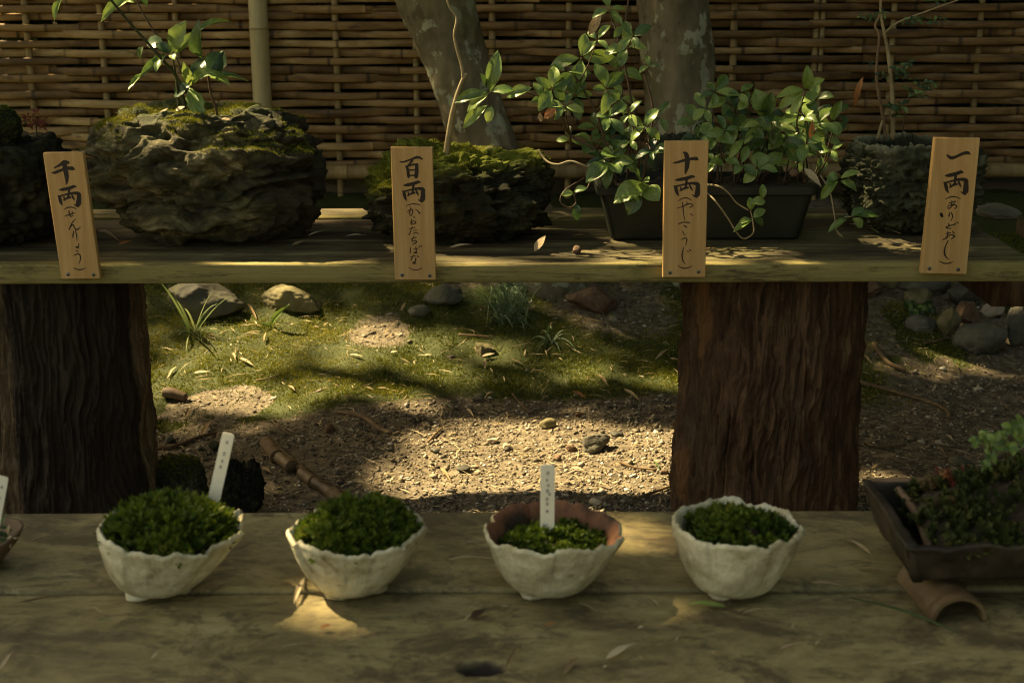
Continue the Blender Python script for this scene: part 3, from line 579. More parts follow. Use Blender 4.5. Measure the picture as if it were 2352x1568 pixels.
# ------------------------------------------------------------------ stones and rock planters
_ico = {}
def ico(level):
    if level not in _ico:
        import bmesh
        bm = bmesh.new(); bmesh.ops.create_icosphere(bm, subdivisions=level, radius=1)
        v = np.array([list(p.co) for p in bm.verts]); f = np.array([[q.index for q in t.verts] for t in bm.faces]); bm.free()
        _ico[level] = (v / np.linalg.norm(v, axis=1, keepdims=True), f)
    return _ico[level]
def lump_mesh(c, s, seed=0.0, p=2.6, amp=0.12, fr=2.2, lvl=5, fine=0.03, layered=0.0, pits=0.0, flat=None, hollow=None, taper=0.0, rot=0.0, facet=0.0):
    d, f = ico(lvl); s = np.array(s, float)
    r = (np.abs(d) ** p).sum(1) ** (-1 / p)
    q = d * r[:, None]
    if facet:
        rg = np.random.default_rng(int(seed * 10) + 3)
        for k in range(14):
            nrm = rg.normal(0, 1, 3); nrm /= np.linalg.norm(nrm); h = rg.uniform(0.55, 0.85)
            t = q @ nrm; ex = np.clip(t - h, 0, None); q = q - nrm * (ex * facet)[:, None]
    if flat is not None:
        ex = np.clip(q[:, 2] - flat, 0, None); q[:, 2] -= ex * 0.8
    n = amp * fbm(q[:, 0] * fr + seed, q[:, 1] * fr, q[:, 2] * fr + seed, 3)
    n = n - fine * ridged(q[:, 0] * fr * 4 + seed, q[:, 1] * fr * 4, q[:, 2] * fr * 4, 3)
    if layered:
        wv = 0.5 * fbm(q[:, 0] * 1.6 + seed, q[:, 1] * 1.6, q[:, 2] * 1.6, 3)
        l1 = ridged(q[:, 0] * 1.1 + seed, q[:, 1] * 1.1, q[:, 2] * 3.2 + wv * 2.2, 3, 0.55); n = n - layered * l1
    if pits:
        n = n - pits * np.clip(fbm(q[:, 0] * 6 + seed, q[:, 1] * 6, q[:, 2] * 6, 3) - 0.15, 0, 1) * 2
    q = q * (1 + n)[:, None]
    if taper: q[:, :2] *= (1 - taper * (1 - (q[:, 2:3] + 1) / 2))
    moss = np.clip(q[:, 2] - 0.35, 0, 1) * 1.6
    if hollow:
        rr = np.hypot(q[:, 0], q[:, 1]); k = np.clip((hollow[0] - rr) / 0.12, 0, 1) * (q[:, 2] > 0.2); q[:, 2] -= hollow[1] * k
    if rot:
        a = math.radians(rot); q = np.stack([q[:, 0] * math.cos(a) - q[:, 1] * math.sin(a), q[:, 0] * math.sin(a) + q[:, 1] * math.cos(a), q[:, 2]], -1)
    return q * s + np.array(c), f, q, moss
def fit(u0, u1, vt, Yf, depth, zbase, kt=0.2):
    Yc = Yf + depth / 2
    x0, x1 = P(u0, 400, Yc).x, P(u1, 400, Yc).x; zt = P((u0 + u1) / 2, vt, Yc + depth * kt).z
    return ((x0 + x1) / 2, Yc, (zt + zbase) / 2), ((x1 - x0) / 2, depth / 2, (zt - zbase) / 2)
def moss_on(parent, name, V, F, Q, mask, n, h=0.007, wd=0.0009, mat=None, seed=1, lean=0.6, tuft=0):
    """moss blades growing out of the upper side of a lump"""
    a, b, c = V[F[:, 0]], V[F[:, 1]], V[F[:, 2]]; nr = np.cross(b - a, c - a); ar = np.linalg.norm(nr, axis=1); nr = nr / (ar[:, None] + 1e-12)
    ctr = (a + b + c) / 3; w_ = ar * mask(ctr, nr); w_ = w_ / w_.sum(); m_n = n; n = n // tuft if tuft else n; k = RNG.choice(len(F), n, p=w_)
    r1, r2 = RNG.uniform(0, 1, n), RNG.uniform(0, 1, n); sw = r1 + r2 > 1; r1[sw] = 1 - r1[sw]; r2[sw] = 1 - r2[sw]
    p = a[k] + (b[k] - a[k]) * r1[:, None] + (c[k] - a[k]) * r2[:, None]
    if tuft:
        ct = np.clip(0.42 + 0.3 * fbm(p[:, 0] * 18 + seed, p[:, 1] * 18, p[:, 2] * 18, 2) + RNG.normal(0, 0.16, n), 0, 1); hgt = RNG.uniform(.5, 1.25, n) * h
        N_ = nr[k] + RNG.normal(0, .25, (n, 3)); N_ /= np.linalg.norm(N_, axis=1, keepdims=True)
        P_ = np.repeat(p, tuft, 0); N2 = np.repeat(N_, tuft, 0); Hh = np.repeat(hgt, tuft); m_ = n * tuft
        rad = RNG.normal(0, 1, (m_, 3)); rad -= (rad * N2).sum(1, keepdims=True) * N2; rad /= np.linalg.norm(rad, axis=1, keepdims=True)
        lv = RNG.uniform(0, 1, m_)[:, None]
        b0 = P_ + N2 * (Hh[:, None] * lv * .8); tip = b0 + (rad * (1.05 - .6 * lv) + N2 * (.25 + .7 * lv)) * (Hh[:, None] * .55)
        sd = np.cross(tip - b0, N2); sd /= np.linalg.norm(sd, axis=1, keepdims=True) + 1e-9; wv = wd * RNG.uniform(.7, 1.4, (m_, 1))
        mid = (b0 + tip) / 2
        v = np.stack([b0, mid - sd * wv, tip, mid + sd * wv], 1).reshape(-1, 3)
        tn = np.clip(np.repeat(ct, tuft) + .22 * lv[:, 0] + RNG.normal(0, .05, m_), 0, 1)
        o = obj(name, v, np.arange(m_ * 4).reshape(-1, 4), mat or m_moss, parent, smooth=False, attr={'tone': np.repeat(tn, 4)}); o['kind'] = 'stuff'
        return o
    H = h * RNG.uniform(0.4, 1.3, n) * (1 + 0.6 * fbm(p[:, 0] * 60, p[:, 1] * 60, p[:, 2] * 60, 2)); H = np.clip(H, 0.001, 1)
    up = nr[k] + RNG.normal(0, lean, (n, 3)) + np.array([0, 0, .4]); up /= np.linalg.norm(up, axis=1, keepdims=True)
    sd = np.cross(up, RNG.normal(0, 1, (n, 3))); sd /= np.linalg.norm(sd, axis=1, keepdims=True)
    v = np.stack([p - sd * wd, p + sd * wd, p + up * H[:, None]], 1).reshape(-1, 3)
    tone = np.clip(0.45 + 0.3 * fbm(p[:, 0] * 14 + seed, p[:, 1] * 14, p[:, 2] * 14, 2) + RNG.normal(0, 0.14, n), 0, 1)
    o = obj(name, v, np.arange(n * 3).reshape(-1, 3), mat or m_moss, parent, smooth=False, attr={'tone': np.repeat(tone, 3)}); o['kind'] = 'stuff'
    return o

# big layered tufa planter
c, s = fit(205, 745, 218, 2.80, 0.40, zsh - 0.012, 0.1)
roc1 = thing('rock_planter', 'large craggy layered tan rock with moss on top, holding the long leaved shoot', 'planter', (c[0], c[1], zsh))
V, F, Q, ms = lump_mesh(c, s, 3.3, p=3.2, amp=0.09, fr=1.6, lvl=7, fine=0.022, layered=0.095, pits=0.10, flat=0.9, hollow=(0.5, 0.08), taper=0.04)
dark = np.clip(Q[:, 0] * 1.1 - 0.1, 0, 1) + np.clip(-Q[:, 2] - .5, 0, 1)  # right side and underside darker: shade put into the stone colour
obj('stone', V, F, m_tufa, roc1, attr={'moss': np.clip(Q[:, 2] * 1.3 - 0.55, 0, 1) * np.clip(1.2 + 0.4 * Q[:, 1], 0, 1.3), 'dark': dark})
moss_on(roc1, 'moss', V, F, Q, lambda p, n: np.clip(n[:, 2] - 0.3, 0, 1) * (p[:, 2] > c[2] + s[2] * .3) * np.clip(fbm(p[:, 0] * 12, p[:, 1] * 12, p[:, 2] * 12, 2) + 0.25, 0, 1), 20000, 0.006)
# black mossy planter
c2, s2 = fit(836, 1262, 322, 2.83, 0.30, zsh - 0.012, 0.1)
roc2 = thing('rock_planter', 'black lava rock with yellow green moss on its left end, pale sapling growing from it', 'planter', (c2[0], c2[1], zsh))
V, F, Q, ms = lump_mesh(c2, s2, 8.1, p=2.9, amp=0.14, fr=1.9, lvl=7, fine=0.055, pits=0.12, flat=0.92, hollow=(0.45, 0.12), taper=0.04)
mo = np.clip(-Q[:, 0] * 1.2 - 0.25, 0, 1) * np.clip(Q[:, 2] + .6, 0, 1) + np.clip(Q[:, 2] * 1.4 - 0.3, 0, 1)
pale = np.clip(1 - np.hypot((Q[:, 0] - 0.35) / 0.25, (Q[:, 2] - 0.95) / 0.3), 0, 1)
obj('stone', V, F, m_lava, roc2, attr={'moss': np.clip(mo, 0, 1), 'pale': pale})
moss_on(roc2, 'moss', V, F, Q, lambda p, n: np.clip(n[:, 2] + 0.1, 0, 1) * (p[:, 2] > c2[2] + s2[2] * .1) * np.clip(fbm(p[:, 0] * 12, p[:, 1] * 12, p[:, 2] * 9, 2) + 0.3, 0, 1) * np.clip(0.7 - (p[:, 0] - c2[0]) / s2[0], 0.15, 1), 15000, 0.006)
# far left dark planter
c0, s0 = fit(-190, 158, 295, 2.80, 0.36, zsh - 0.01, 0.1)
roc0 = thing('rock_planter', 'nearly black rock planter cut by the left edge with a reddish sprout behind its knob', 'planter', (c0[0], c0[1], zsh))
V, F, Q, ms = lump_mesh(c0, s0, 12.6, p=3.2, amp=0.08, fr=1.9, lvl=6, fine=0.05, pits=0.08, flat=0.85)
obj('stone', V, F, m_lava, roc0, attr={'moss': ms * 0, 'pale': ms * 0})
kc, ks = fit(-60, 52, 240, 2.88, 0.12, c0[2] + s0[2] * .7, 0.1)
V, F, Q, ms = lump_mesh(kc, ks, 2.6, p=2.3, amp=0.1, lvl=5, fine=0.06); obj('knob', V, F, m_lava, roc0, attr={'moss': ms * 0.6, 'pale': ms * 0})
moss_on(roc0, 'moss', V, F, Q, lambda p, n: np.clip(n[:, 2], 0, 1), 2500, 0.005, mat=m_pmoss)
# right hollow bowl of grey lava
c4, s4 = fit(1925, 2262, 287, 2.92, 0.26, zsh - 0.01, 0.35)
roc4 = thing('rock_planter', 'grey pitted lava rock bowl with a hollow top holding a thin small leaved shrub', 'planter', (c4[0], c4[1], zsh))
V, F, Q, ms = lump_mesh(c4, s4, 21.7, p=3.2, amp=0.06, fr=2.2, lvl=7, fine=0.055, pits=0.09, flat=0.82, hollow=(0.74, 0.5), taper=0.16)
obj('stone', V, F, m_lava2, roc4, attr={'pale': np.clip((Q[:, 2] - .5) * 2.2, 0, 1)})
V, F = tube([(c4[0], c4[1], c4[2] + s4[2] * .25), (c4[0], c4[1], c4[2] + s4[2] * .45)], [s4[0] * .7, s4[0] * .72], 24); V = [(v[0], c4[1] + (v[1] - c4[1]) * s4[1] / s4[0], v[2]) for v in V]
obj('soil', V, F, m_darksoil, roc4)
# lava pot half hidden behind the leaves
c5, s5 = fit(1478, 1610, 300, 3.12, 0.14, zsh - 0.01, 0.1)
roc5 = thing('rock_pot', 'small black lava rock pot half hidden behind the leafy planter and the sign', 'planter', (c5[0], c5[1], zsh))
V, F, Q, ms = lump_mesh(c5, s5, 31.7, p=3.2, amp=0.07, lvl=5, fine=0.06, pits=0.06, flat=.9); obj('stone', V, F, m_lava2, roc5)
c6, s6 = fit(2250, 2345, 470, 3.2, 0.16, zsh - 0.02, 0.1)
o = thing('grey_rock', 'smooth grey rock resting at the right end of the shelf behind the last sign', 'rock', (c6[0], c6[1], zsh))
V, F, Q, ms = lump_mesh(c6, s6, 33.7, p=2.8, amp=0.05, lvl=5, fine=0.01, taper=.1); obj('stone', V, F, m_rock, o)

# plastic planter
pf, pd = 2.90, 0.20
xa, xb = P(1372, 425, pf).x, P(1885, 425, pf).x; zt = P(1600, 428, pf).z
plan = thing('plastic_planter', 'long dark green plastic planter packed with leafy ardisia shoots', 'planter', ((xa + xb) / 2, pf + pd / 2, zsh))
def rrect(x0, x1, y0, y1, z, r=0.018, k=5):
    out = []
    for cx, cy, a0 in ((x1 - r, y1 - r, 0), (x0 + r, y1 - r, 90), (x0 + r, y0 + r, 180), (x1 - r, y0 + r, 270)):
        for i in range(k): a = math.radians(a0 + 90 * i / (k - 1)); out.append((cx + r * math.cos(a), cy + r * math.sin(a), z))
    return out
def loft(rings, cap0=True, cap1=True):
    n = len(rings[0]); V = [p for r in rings for p in r]; F = [tuple(int(i) for i in q) for q in gridf(len(rings), n, True)]
    if cap0: F.append(tuple(range(n - 1, -1, -1)))
    if cap1: F.append(tuple(range((len(rings) - 1) * n, len(rings) * n)))
    return V, F
i1, i2 = 0.034, 0.010; yF, yBk = pf, pf + pd
V, F = loft([rrect(xa + i1, xb - i1, yF + i1 * .7, yBk - i1 * .7, zsh + .001), rrect(xa + i1 * .9, xb - i1 * .9, yF + i1 * .6, yBk - i1 * .6, zsh + .006),
             rrect(xa + i2, xb - i2, yF + i2, yBk - i2, zt - 0.022), rrect(xa + i2 - .001, xb - i2 + .001, yF + i2 - .001, yBk - i2 + .001, zt - 0.02)], True, False)
obj('tub', V, F, m_plastic, plan, smooth=False)
V, F = loft([rrect(xa + .004, xb - .004, yF + .004, yBk - .004, zt - 0.021), rrect(xa, xb, yF, yBk, zt - .018), rrect(xa, xb, yF, yBk, zt - .002), rrect(xa + .003, xb - .003, yF + .003, yBk - .003, zt),
             rrect(xa + .012, xb - .012, yF + .012, yBk - .012, zt), rrect(xa + .014, xb - .014, yF + .014, yBk - .014, zt - .03)], False, False)
obj('rim', V, F, m_plastic, plan, smooth=False)
nx, ny = 90, 34; gx, gy = np.meshgrid(np.linspace(xa + .013, xb - .013, nx), np.linspace(yF + .013, yBk - .013, ny))
obj('soil', np.stack([gx, gy, zt - 0.012 + 0.008 * fbm(gx * 30, gy * 30, 1, 3)], -1).reshape(-1, 3), gridf(ny, nx), m_darksoil, plan)

# ------------------------------------------------------------------ signs with brushed lettering
def ribbon(pts, to3, lift):
    """brush stroke: (x, y, width) in the sign's own drawing units"""
    q = []
    for i in range(len(pts) - 1):
        p0 = pts[max(i - 1, 0)]; p1 = pts[i]; p2 = pts[i + 1]; p3 = pts[min(i + 2, len(pts) - 1)]
        for k in range(5):
            t = k / 5
            q.append(tuple(0.5 * ((2 * p1[j]) + (p2[j] - p0[j]) * t + (2 * p0[j] - 5 * p1[j] + 4 * p2[j] - p3[j]) * t * t + (3 * p1[j] - p0[j] - 3 * p2[j] + p3[j]) * t ** 3) for j in range(3)))
    q.append(tuple(pts[-1])); V = []
    n = len(q)
    for i, (x, y, w_) in enumerate(q):
        a = q[max(i - 1, 0)]; b = q[min(i + 1, n - 1)]; dx, dy = b[0] - a[0], b[1] - a[1]; L = math.hypot(dx, dy) or 1
        w_ = max(w_, 2) / 2; V += [to3(x - dy / L * w_, y + dx / L * w_, lift), to3(x + dy / L * w_, y - dx / L * w_, lift)]
    F = [(2 * i, 2 * i + 1, 2 * i + 3, 2 * i + 2) for i in range(n - 1)]
    for e in (0, n - 1):
        x, y, w_ = q[e]; w_ = max(w_, 2) / 2; o = len(V)
        V += [to3(x + w_ * math.cos(t), y + w_ * math.sin(t), lift + 0.00004) for t in np.linspace(0, 2 * math.pi, 10, endpoint=False)]; F.append(tuple(range(o, o + 10)))
    return V, F
RYO = [[(288, 510, 8), (330, 505, 30), (400, 490, 32), (450, 472, 28), (472, 478, 12)], [(398, 495, 24), (392, 560, 22), (383, 598, 20)], [(276, 572, 10), (292, 590, 28), (305, 640, 28), (322, 678, 8)],
       [(285, 582, 18), (350, 562, 16), (430, 545, 22), (490, 548, 34), (508, 565, 36)], [(503, 560, 36), (503, 620, 44), (498, 665, 46), (492, 688, 12)], [(492, 685, 26), (470, 678, 16), (452, 665, 6)],
       [(333, 622, 10), (368, 603, 18), (410, 590, 18)], [(340, 588, 14), (347, 625, 10)], [(425, 560, 14), (440, 595, 18), (455, 622, 6)]]
def ryo(x0, y0, x1, y1): return [[(x0 + (x - 270) / 255 * (x1 - x0), y0 + (y - 462) / 236 * (y1 - y0), w_ * (y1 - y0) / 236) for x, y, w_ in s_] for s_ in RYO]
SIGNS = [
 dict(org=(80, 350), k=4.48, corners=[(98, 352), (190, 350), (230, 640), (141, 641)], label='wooden name board lettered with a thousand, tilted left, in front of the layered rock', red=False, chars=[
  [[(235, 270, 12), (300, 235, 28), (345, 208, 40), (388, 212, 26)], [(205, 320, 8), (240, 320, 26), (300, 298, 26), (370, 275, 26), (430, 275, 36), (456, 290, 8)], [(345, 215, 46), (354, 280, 44), (368, 350, 42), (372, 410, 28), (362, 455, 4)]],
  ryo(270, 462, 525, 698), [[(342, 724, 5), (370, 706, 8), (410, 698, 9), (450, 704, 8), (476, 722, 5)]],
  [[(350, 797, 6), (400, 778, 10), (462, 760, 6)], [(392, 738, 8), (403, 775, 9), (412, 798, 10), (442, 792, 5)], [(432, 743, 6), (430, 778, 8)]],
  [[(468, 825, 5), (430, 870, 9), (398, 940, 10)], [(410, 915, 6), (440, 890, 9), (458, 925, 9), (482, 945, 12), (522, 915, 5)]],
  [[(446, 960, 6), (440, 1000, 10), (438, 1032, 6)], [(462, 955, 6), (478, 1000, 9), (482, 1065, 5)]],
  [[(502, 1095, 6), (498, 1132, 9), (470, 1132, 9), (498, 1148, 8)]], [[(476, 1172, 9), (494, 1186, 6)], [(450, 1226, 6), (490, 1208, 9), (516, 1225, 9), (520, 1270, 8), (503, 1316, 4)]],
  [[(446, 1358, 5), (480, 1376, 8), (530, 1380, 9), (576, 1362, 5)]]], screws=[(385, 1433), (663, 1436)]),
 dict(org=(930, 340), k=4.356, corners=[(897, 339), (993, 339), (1001, 643), (907, 643)], label='wooden name board lettered with a hundred, nearly upright, in front of the black mossy rock', red=True, chars=[
  [[(200, 240, 8), (240, 242, 16), (320, 215, 18), (390, 192, 26), (440, 212, 12)], [(335, 222, 20), (312, 255, 20), (282, 284, 14)], [(262, 285, 12), (283, 315, 26), (293, 390, 26), (300, 412, 8)], [(285, 288, 14), (340, 270, 18), (380, 272, 22)],
   [(380, 272, 30), (380, 340, 34), (374, 400, 32), (372, 418, 8)], [(298, 330, 14), (362, 325, 14)], [(298, 388, 14), (368, 382, 14)]],
  ryo(222, 445, 468, 672), [[(268, 708, 5), (320, 690, 8), (370, 688, 9), (418, 702, 5)]],
  [[(278, 770, 6), (328, 745, 10), (338, 775, 9), (320, 812, 8), (305, 802, 4)], [(318, 722, 6), (303, 792, 10)], [(368, 745, 6), (395, 765, 9), (412, 788, 12)]],
  [[(350, 825, 8), (360, 840, 6)], [(330, 845, 6), (318, 895, 9), (345, 868, 7), (370, 880, 9), (360, 897, 8), (325, 905, 8)]],
  [[(300, 950, 6), (362, 938, 7)], [(335, 930, 6), (300, 1015, 9)], [(345, 970, 6), (382, 965, 6)], [(340, 1005, 6), (375, 990, 8), (398, 1010, 6)]],
  [[(322, 1060, 6), (374, 1042, 8)], [(350, 1030, 6), (330, 1085, 8), (365, 1075, 9), (378, 1095, 10), (335, 1118, 7)]],
  [[(314, 1150, 6), (311, 1205, 9)], [(345, 1170, 6), (397, 1160, 6)], [(370, 1140, 6), (375, 1200, 9), (347, 1206, 9), (388, 1210, 6)], [(404, 1138, 8), (412, 1146, 8)], [(424, 1130, 8), (434, 1138, 8)]],
  [[(318, 1250, 6), (365, 1240, 8)], [(345, 1232, 6), (318, 1285, 8)], [(385, 1240, 8), (402, 1250, 7)], [(370, 1265, 8), (365, 1300, 10), (340, 1315, 11), (374, 1322, 7)]],
  [[(296, 1365, 5), (340, 1385, 7), (390, 1388, 8), (440, 1366, 5)]]], screws=[(225, 1443), (518, 1450)]),
 dict(org=(1600, 330), k=4.353, corners=[(1527, 325), (1628, 324), (1620, 637), (1522, 637)], label='wooden name board lettered with ten, upright, in front of the green plastic planter', red=True, chars=[
  [[(190, 296, 8), (230, 290, 20), (320, 265, 26), (400, 250, 28), (435, 252, 36), (452, 264, 12)], [(298, 184, 12), (325, 200, 38), (340, 260, 42), (336, 330, 42), (325, 380, 26), (315, 418, 5)]],
  ryo(190, 430, 475, 665), [[(245, 698, 5), (290, 672, 9), (340, 668, 9), (390, 696, 5)]],
  [[(228, 778, 5), (290, 758, 8), (350, 730, 10), (392, 735, 8), (395, 755, 9), (360, 768, 6)], [(290, 712, 8), (298, 820, 8)], [(332, 712, 6), (347, 742, 6)]],
  [[(376, 836, 8), (384, 846, 7)], [(390, 848, 7), (398, 858, 6)], [(300, 822, 5), (306, 872, 7), (314, 905, 5)], [(245, 945, 7), (300, 925, 8), (366, 930, 9)], [(300, 955, 5), (326, 976, 13)]],
  [[(288, 1018, 6), (305, 1052, 8), (322, 1062, 5)]], [[(278, 1110, 6), (318, 1090, 9), (334, 1108, 9), (330, 1140, 7), (318, 1170, 4)]],
  [[(300, 1190, 6), (286, 1270, 12), (292, 1330, 10), (320, 1370, 4)], [(342, 1232, 9), (352, 1240, 7)], [(364, 1220, 10), (382, 1228, 6)]], [[(242, 1388, 6), (290, 1412, 9), (340, 1410, 9), (388, 1390, 5)]]], screws=[(155, 1462), (458, 1452)]),
 dict(org=(2230, 320), k=4.356, corners=[(2148, 317), (2252, 318), (2220, 630), (2115, 628)], label='wooden name board lettered with one, leaning right, in front of the grey lava bowl', red=False, chars=[
  [[(358, 256, 14), (400, 285, 32), (450, 275, 26), (520, 242, 26), (575, 232, 32), (602, 246, 12)]], ryo(318, 425, 582, 680), [[(344, 722, 5), (400, 700, 9), (450, 700, 9), (500, 722, 5)]],
  [[(378, 768, 7), (448, 748, 9)], [(410, 738, 6), (408, 800, 9)], [(440, 768, 6), (380, 825, 8), (368, 800, 6), (420, 782, 7), (462, 798, 9), (438, 828, 6)]],
  [[(386, 868, 6), (378, 905, 11)], [(402, 866, 7), (418, 905, 9), (400, 955, 4)]], [[(374, 985, 8), (386, 1012, 8)], [(440, 993, 8), (370, 1010, 8), (350, 1028, 10), (402, 1036, 7)], [(440, 983, 7), (450, 990, 6)], [(462, 972, 8), (480, 976, 6)]],
  [[(345, 1092, 6), (395, 1080, 8)], [(366, 1065, 6), (362, 1130, 9), (316, 1153, 9)], [(340, 1125, 6), (400, 1103, 8), (440, 1118, 10), (402, 1146, 7)], [(415, 1070, 8), (435, 1086, 7)]],
  [[(370, 1162, 6), (340, 1230, 9), (330, 1290, 13), (345, 1335, 10), (377, 1365, 4)]], [[(278, 1385, 6), (330, 1405, 9), (380, 1405, 9), (420, 1390, 5)]], [[(296, 885, 26), (306, 905, 20)]]], screws=[(170, 1460), (475, 1472)])]
for sg in SIGNS:
    Ys = 2.682; c_ = [P(u, v, Ys) for u, v in sg['corners']]
    th_ = 0.0155; base = (c_[2] + c_[3]) / 2
    root = thing('wooden_sign', sg['label'], 'sign', base, 'wooden name boards screwed to the shelf front')
    tl, tr, br, bl = c_; b_ = 0.0025
    ex, ez = (tr - tl).normalized(), (tl - bl).normalized()
    def ins(d, y): return [Vector((q + a * ex * d + b * ez * d)[:]) + Vector((0, y, 0)) for q, a, b in ((bl, 1, 1), (br, -1, 1), (tr, -1, -1), (tl, 1, -1))]
    V, F = loft([ins(0.0012, th_), ins(0, th_ - .0012), ins(0, 0.0012), ins(0.0012, 0)])
    obj('board', V, F, m_sign, root, smooth=False)
    k_ = sg['k']; ox, oy = sg['org']
    def to3(x, y, lift): p = P((ox + x / k_) * 0.9408, (oy + y / k_) * 0.9408, Ys - 0.00035 - lift); return p
    for ci, ch in enumerate(sg['chars']):
        parts_ = [ribbon([(x, y, w_ * (1.18 if ci < 2 else 1.45)) for x, y, w_ in s_], to3, 0.0001 * j) for j, s_ in enumerate(ch)]
        V, F = join(parts_)
        nm = 'knot_mark' if (len(ch) == 1 and ch[0][0][:2] == (296, 885)) else 'brush_character'
        obj(nm, V, F, m_ink if ci < 2 or not sg['red'] else m_ink_b, root, smooth=False)
    for sx, sy in sg['screws']:
        p = to3(sx, sy, 0); V, F = tube([(p.x, p.y + .003, p.z), (p.x, p.y - .0008, p.z), (p.x, p.y - .0014, p.z)], [.0036, .0036, .0026], 14)
        so_ = obj('screw', V, F, m_screw, root)
        V, F = join([box((p.x, p.y - .0015, p.z), (.0042, .0004, .0009)), box((p.x, p.y - .00155, p.z), (.0009, .0004, .0042))]); obj('slot', V, F, m_ink, so_, smooth=False)

# ------------------------------------------------------------------ leaves and plants
LEAF = {}
def leaf_mesh(kind, i):
    key = (kind, i)
    if key in LEAF: return LEAF[key]
    rg = random.Random(hash(key) % 1000 + i)
    ns = 9; V = []; fold = rg.uniform(.12, .4); curl = rg.uniform(-.05, .28); tw = rg.uniform(-.3, .3); ser = 0.07 if kind == 'serrate' else 0.0
    for a in range(ns + 1):
        t = a / ns
        w_ = {'lance': math.sin(math.pi * t ** 0.85) ** 1.15, 'oval': math.sin(math.pi * t ** 1.15) ** 0.8, 'serrate': math.sin(math.pi * t ** 0.95) ** 0.95, 'round': math.sin(math.pi * t ** 0.9) ** 0.6, 'dry': math.sin(math.pi * t ** 0.8) ** 1.0}[kind] if 0 < t < 1 else 0.02
        zc = -curl * t * t + 0.08 * math.sin(math.pi * t)
        for b in (-1, -.5, 0, .5, 1):
            y = b * 0.5 * w_ * (1 + (ser if a % 2 else -ser) * abs(b)); z = zc + fold * abs(y) * 0.8 + tw * y * t + 0.02 * math.sin(7 * t + 3 * b + i)
            if kind == 'dry': z += 0.15 * y * math.sin(4 * t + i)
            V.append((t, y, z))
    F = gridf(ns + 1, 5)
    me = mesh('leaf_blade', V, F, None); me.materials.append(m_leaf); LEAF[key] = me
    return me
_lm = {}
def put_leaf(parent, mat, base, tip, width, nrm, kind='oval', name='leaf', var=None):
    base, tip, nrm = Vector(base), Vector(tip), Vector(nrm)
    L = (tip - base).length; zs_ = .3 if (name == 'fallen_leaf' and parent is None) else 1.0; x = (tip - base) / L; z = (nrm - x * nrm.dot(x)).normalized(); y = z.cross(x)
    key = (kind, random.randrange(5) if var is None else var, mat.name)
    if key not in _lm:
        me = leaf_mesh(key[0], key[1]).copy(); me.materials[0] = mat; _lm[key] = me
    o = bpy.data.objects.new(name, _lm[key]); COL.objects.link(o)
    loc = base
    if parent is not None: o.parent = parent; loc = base - Vector(parent.location)
    o.matrix_local = Matrix(((x.x * L, y.x * width, z.x * L * zs_, loc.x), (x.y * L, y.y * width, z.y * L * zs_, loc.y), (x.z * L, y.z * width, z.z * L * zs_, loc.z), (0, 0, 0, 1)))
    return o
def rv(s): return Vector((random.uniform(-s, s), random.uniform(-s, s), random.uniform(-s, s)))
def whorl(parent, mats, c, size, n=5, nrm=None, wr=0.46, kind='oval', spread=0.2, a0=None):
    nrm = (Vector(nrm) if nrm else Vector((0, -0.55, 0.8)) + rv(0.35)).normalized()
    e1 = nrm.cross(Vector((0.3, 1, 0.2))).normalized(); e2 = nrm.cross(e1); a0 = random.uniform(0, 6.28) if a0 is None else a0
    for i in range(n):
        a = a0 + 2 * math.pi * i / n + random.uniform(-.3, .3); L = size * random.uniform(0.65, 1.12)
        d = (e1 * math.cos(a) + e2 * math.sin(a) + nrm * random.uniform(-.15, spread * 2)).normalized()
        put_leaf(parent, random.choice(mats), c + d * L * 0.06, c + d * L, L * wr * random.uniform(.85, 1.1), nrm + rv(.3), kind)
def stem(parent, pts, r0, r1, mat, name='stem', n=7, sub=5):
    rr = [r0 + (r1 - r0) * i / (len(pts) - 1) for i in range(len(pts))]
    V, F = tube(pts, rr, n, sub=sub); return obj(name, V, F, mat, parent)

# long leaved shoot in the layered rock (drawn from region units, 0.42 picture units each)
def Z1(x, y, Y=2.97): return P(x * .42, y * .42, Y)
pl = thing('senryo_shoot', 'long leaved glossy shoot with dark stems growing from the layered tan rock', 'plant', Z1(1000, 680))
stem(pl, [Z1(1000, 690), Z1(1010, 600), Z1(975, 440), Z1(900, 340, 2.95), Z1(820, 250, 2.94), Z1(700, 115, 2.92), Z1(590, -20, 2.9), Z1(480, -160, 2.88)], .0042, .0022, m_stem_g)
stem(pl, [Z1(1190, 660), Z1(1180, 590), Z1(1150, 500), Z1(1137, 400)], .003, .0022, m_stem)
stem(pl, [Z1(1040, 680), Z1(1060, 560), Z1(1045, 465)], .0028, .002, m_stem_g)
stem(pl, [Z1(980, 670), Z1(970, 500), Z1(955, 380), Z1(940, 290)], .0026, .0018, m_stem_g)
stem(pl, [Z1(1080, 680), Z1(1070, 560), Z1(960, 310)], .0024, .0016, m_stem_g)
stem(pl, [Z1(860, 200, 3.02), Z1(780, 70, 3.03), Z1(720, -60, 3.04)], .002, .0015, m_stem)
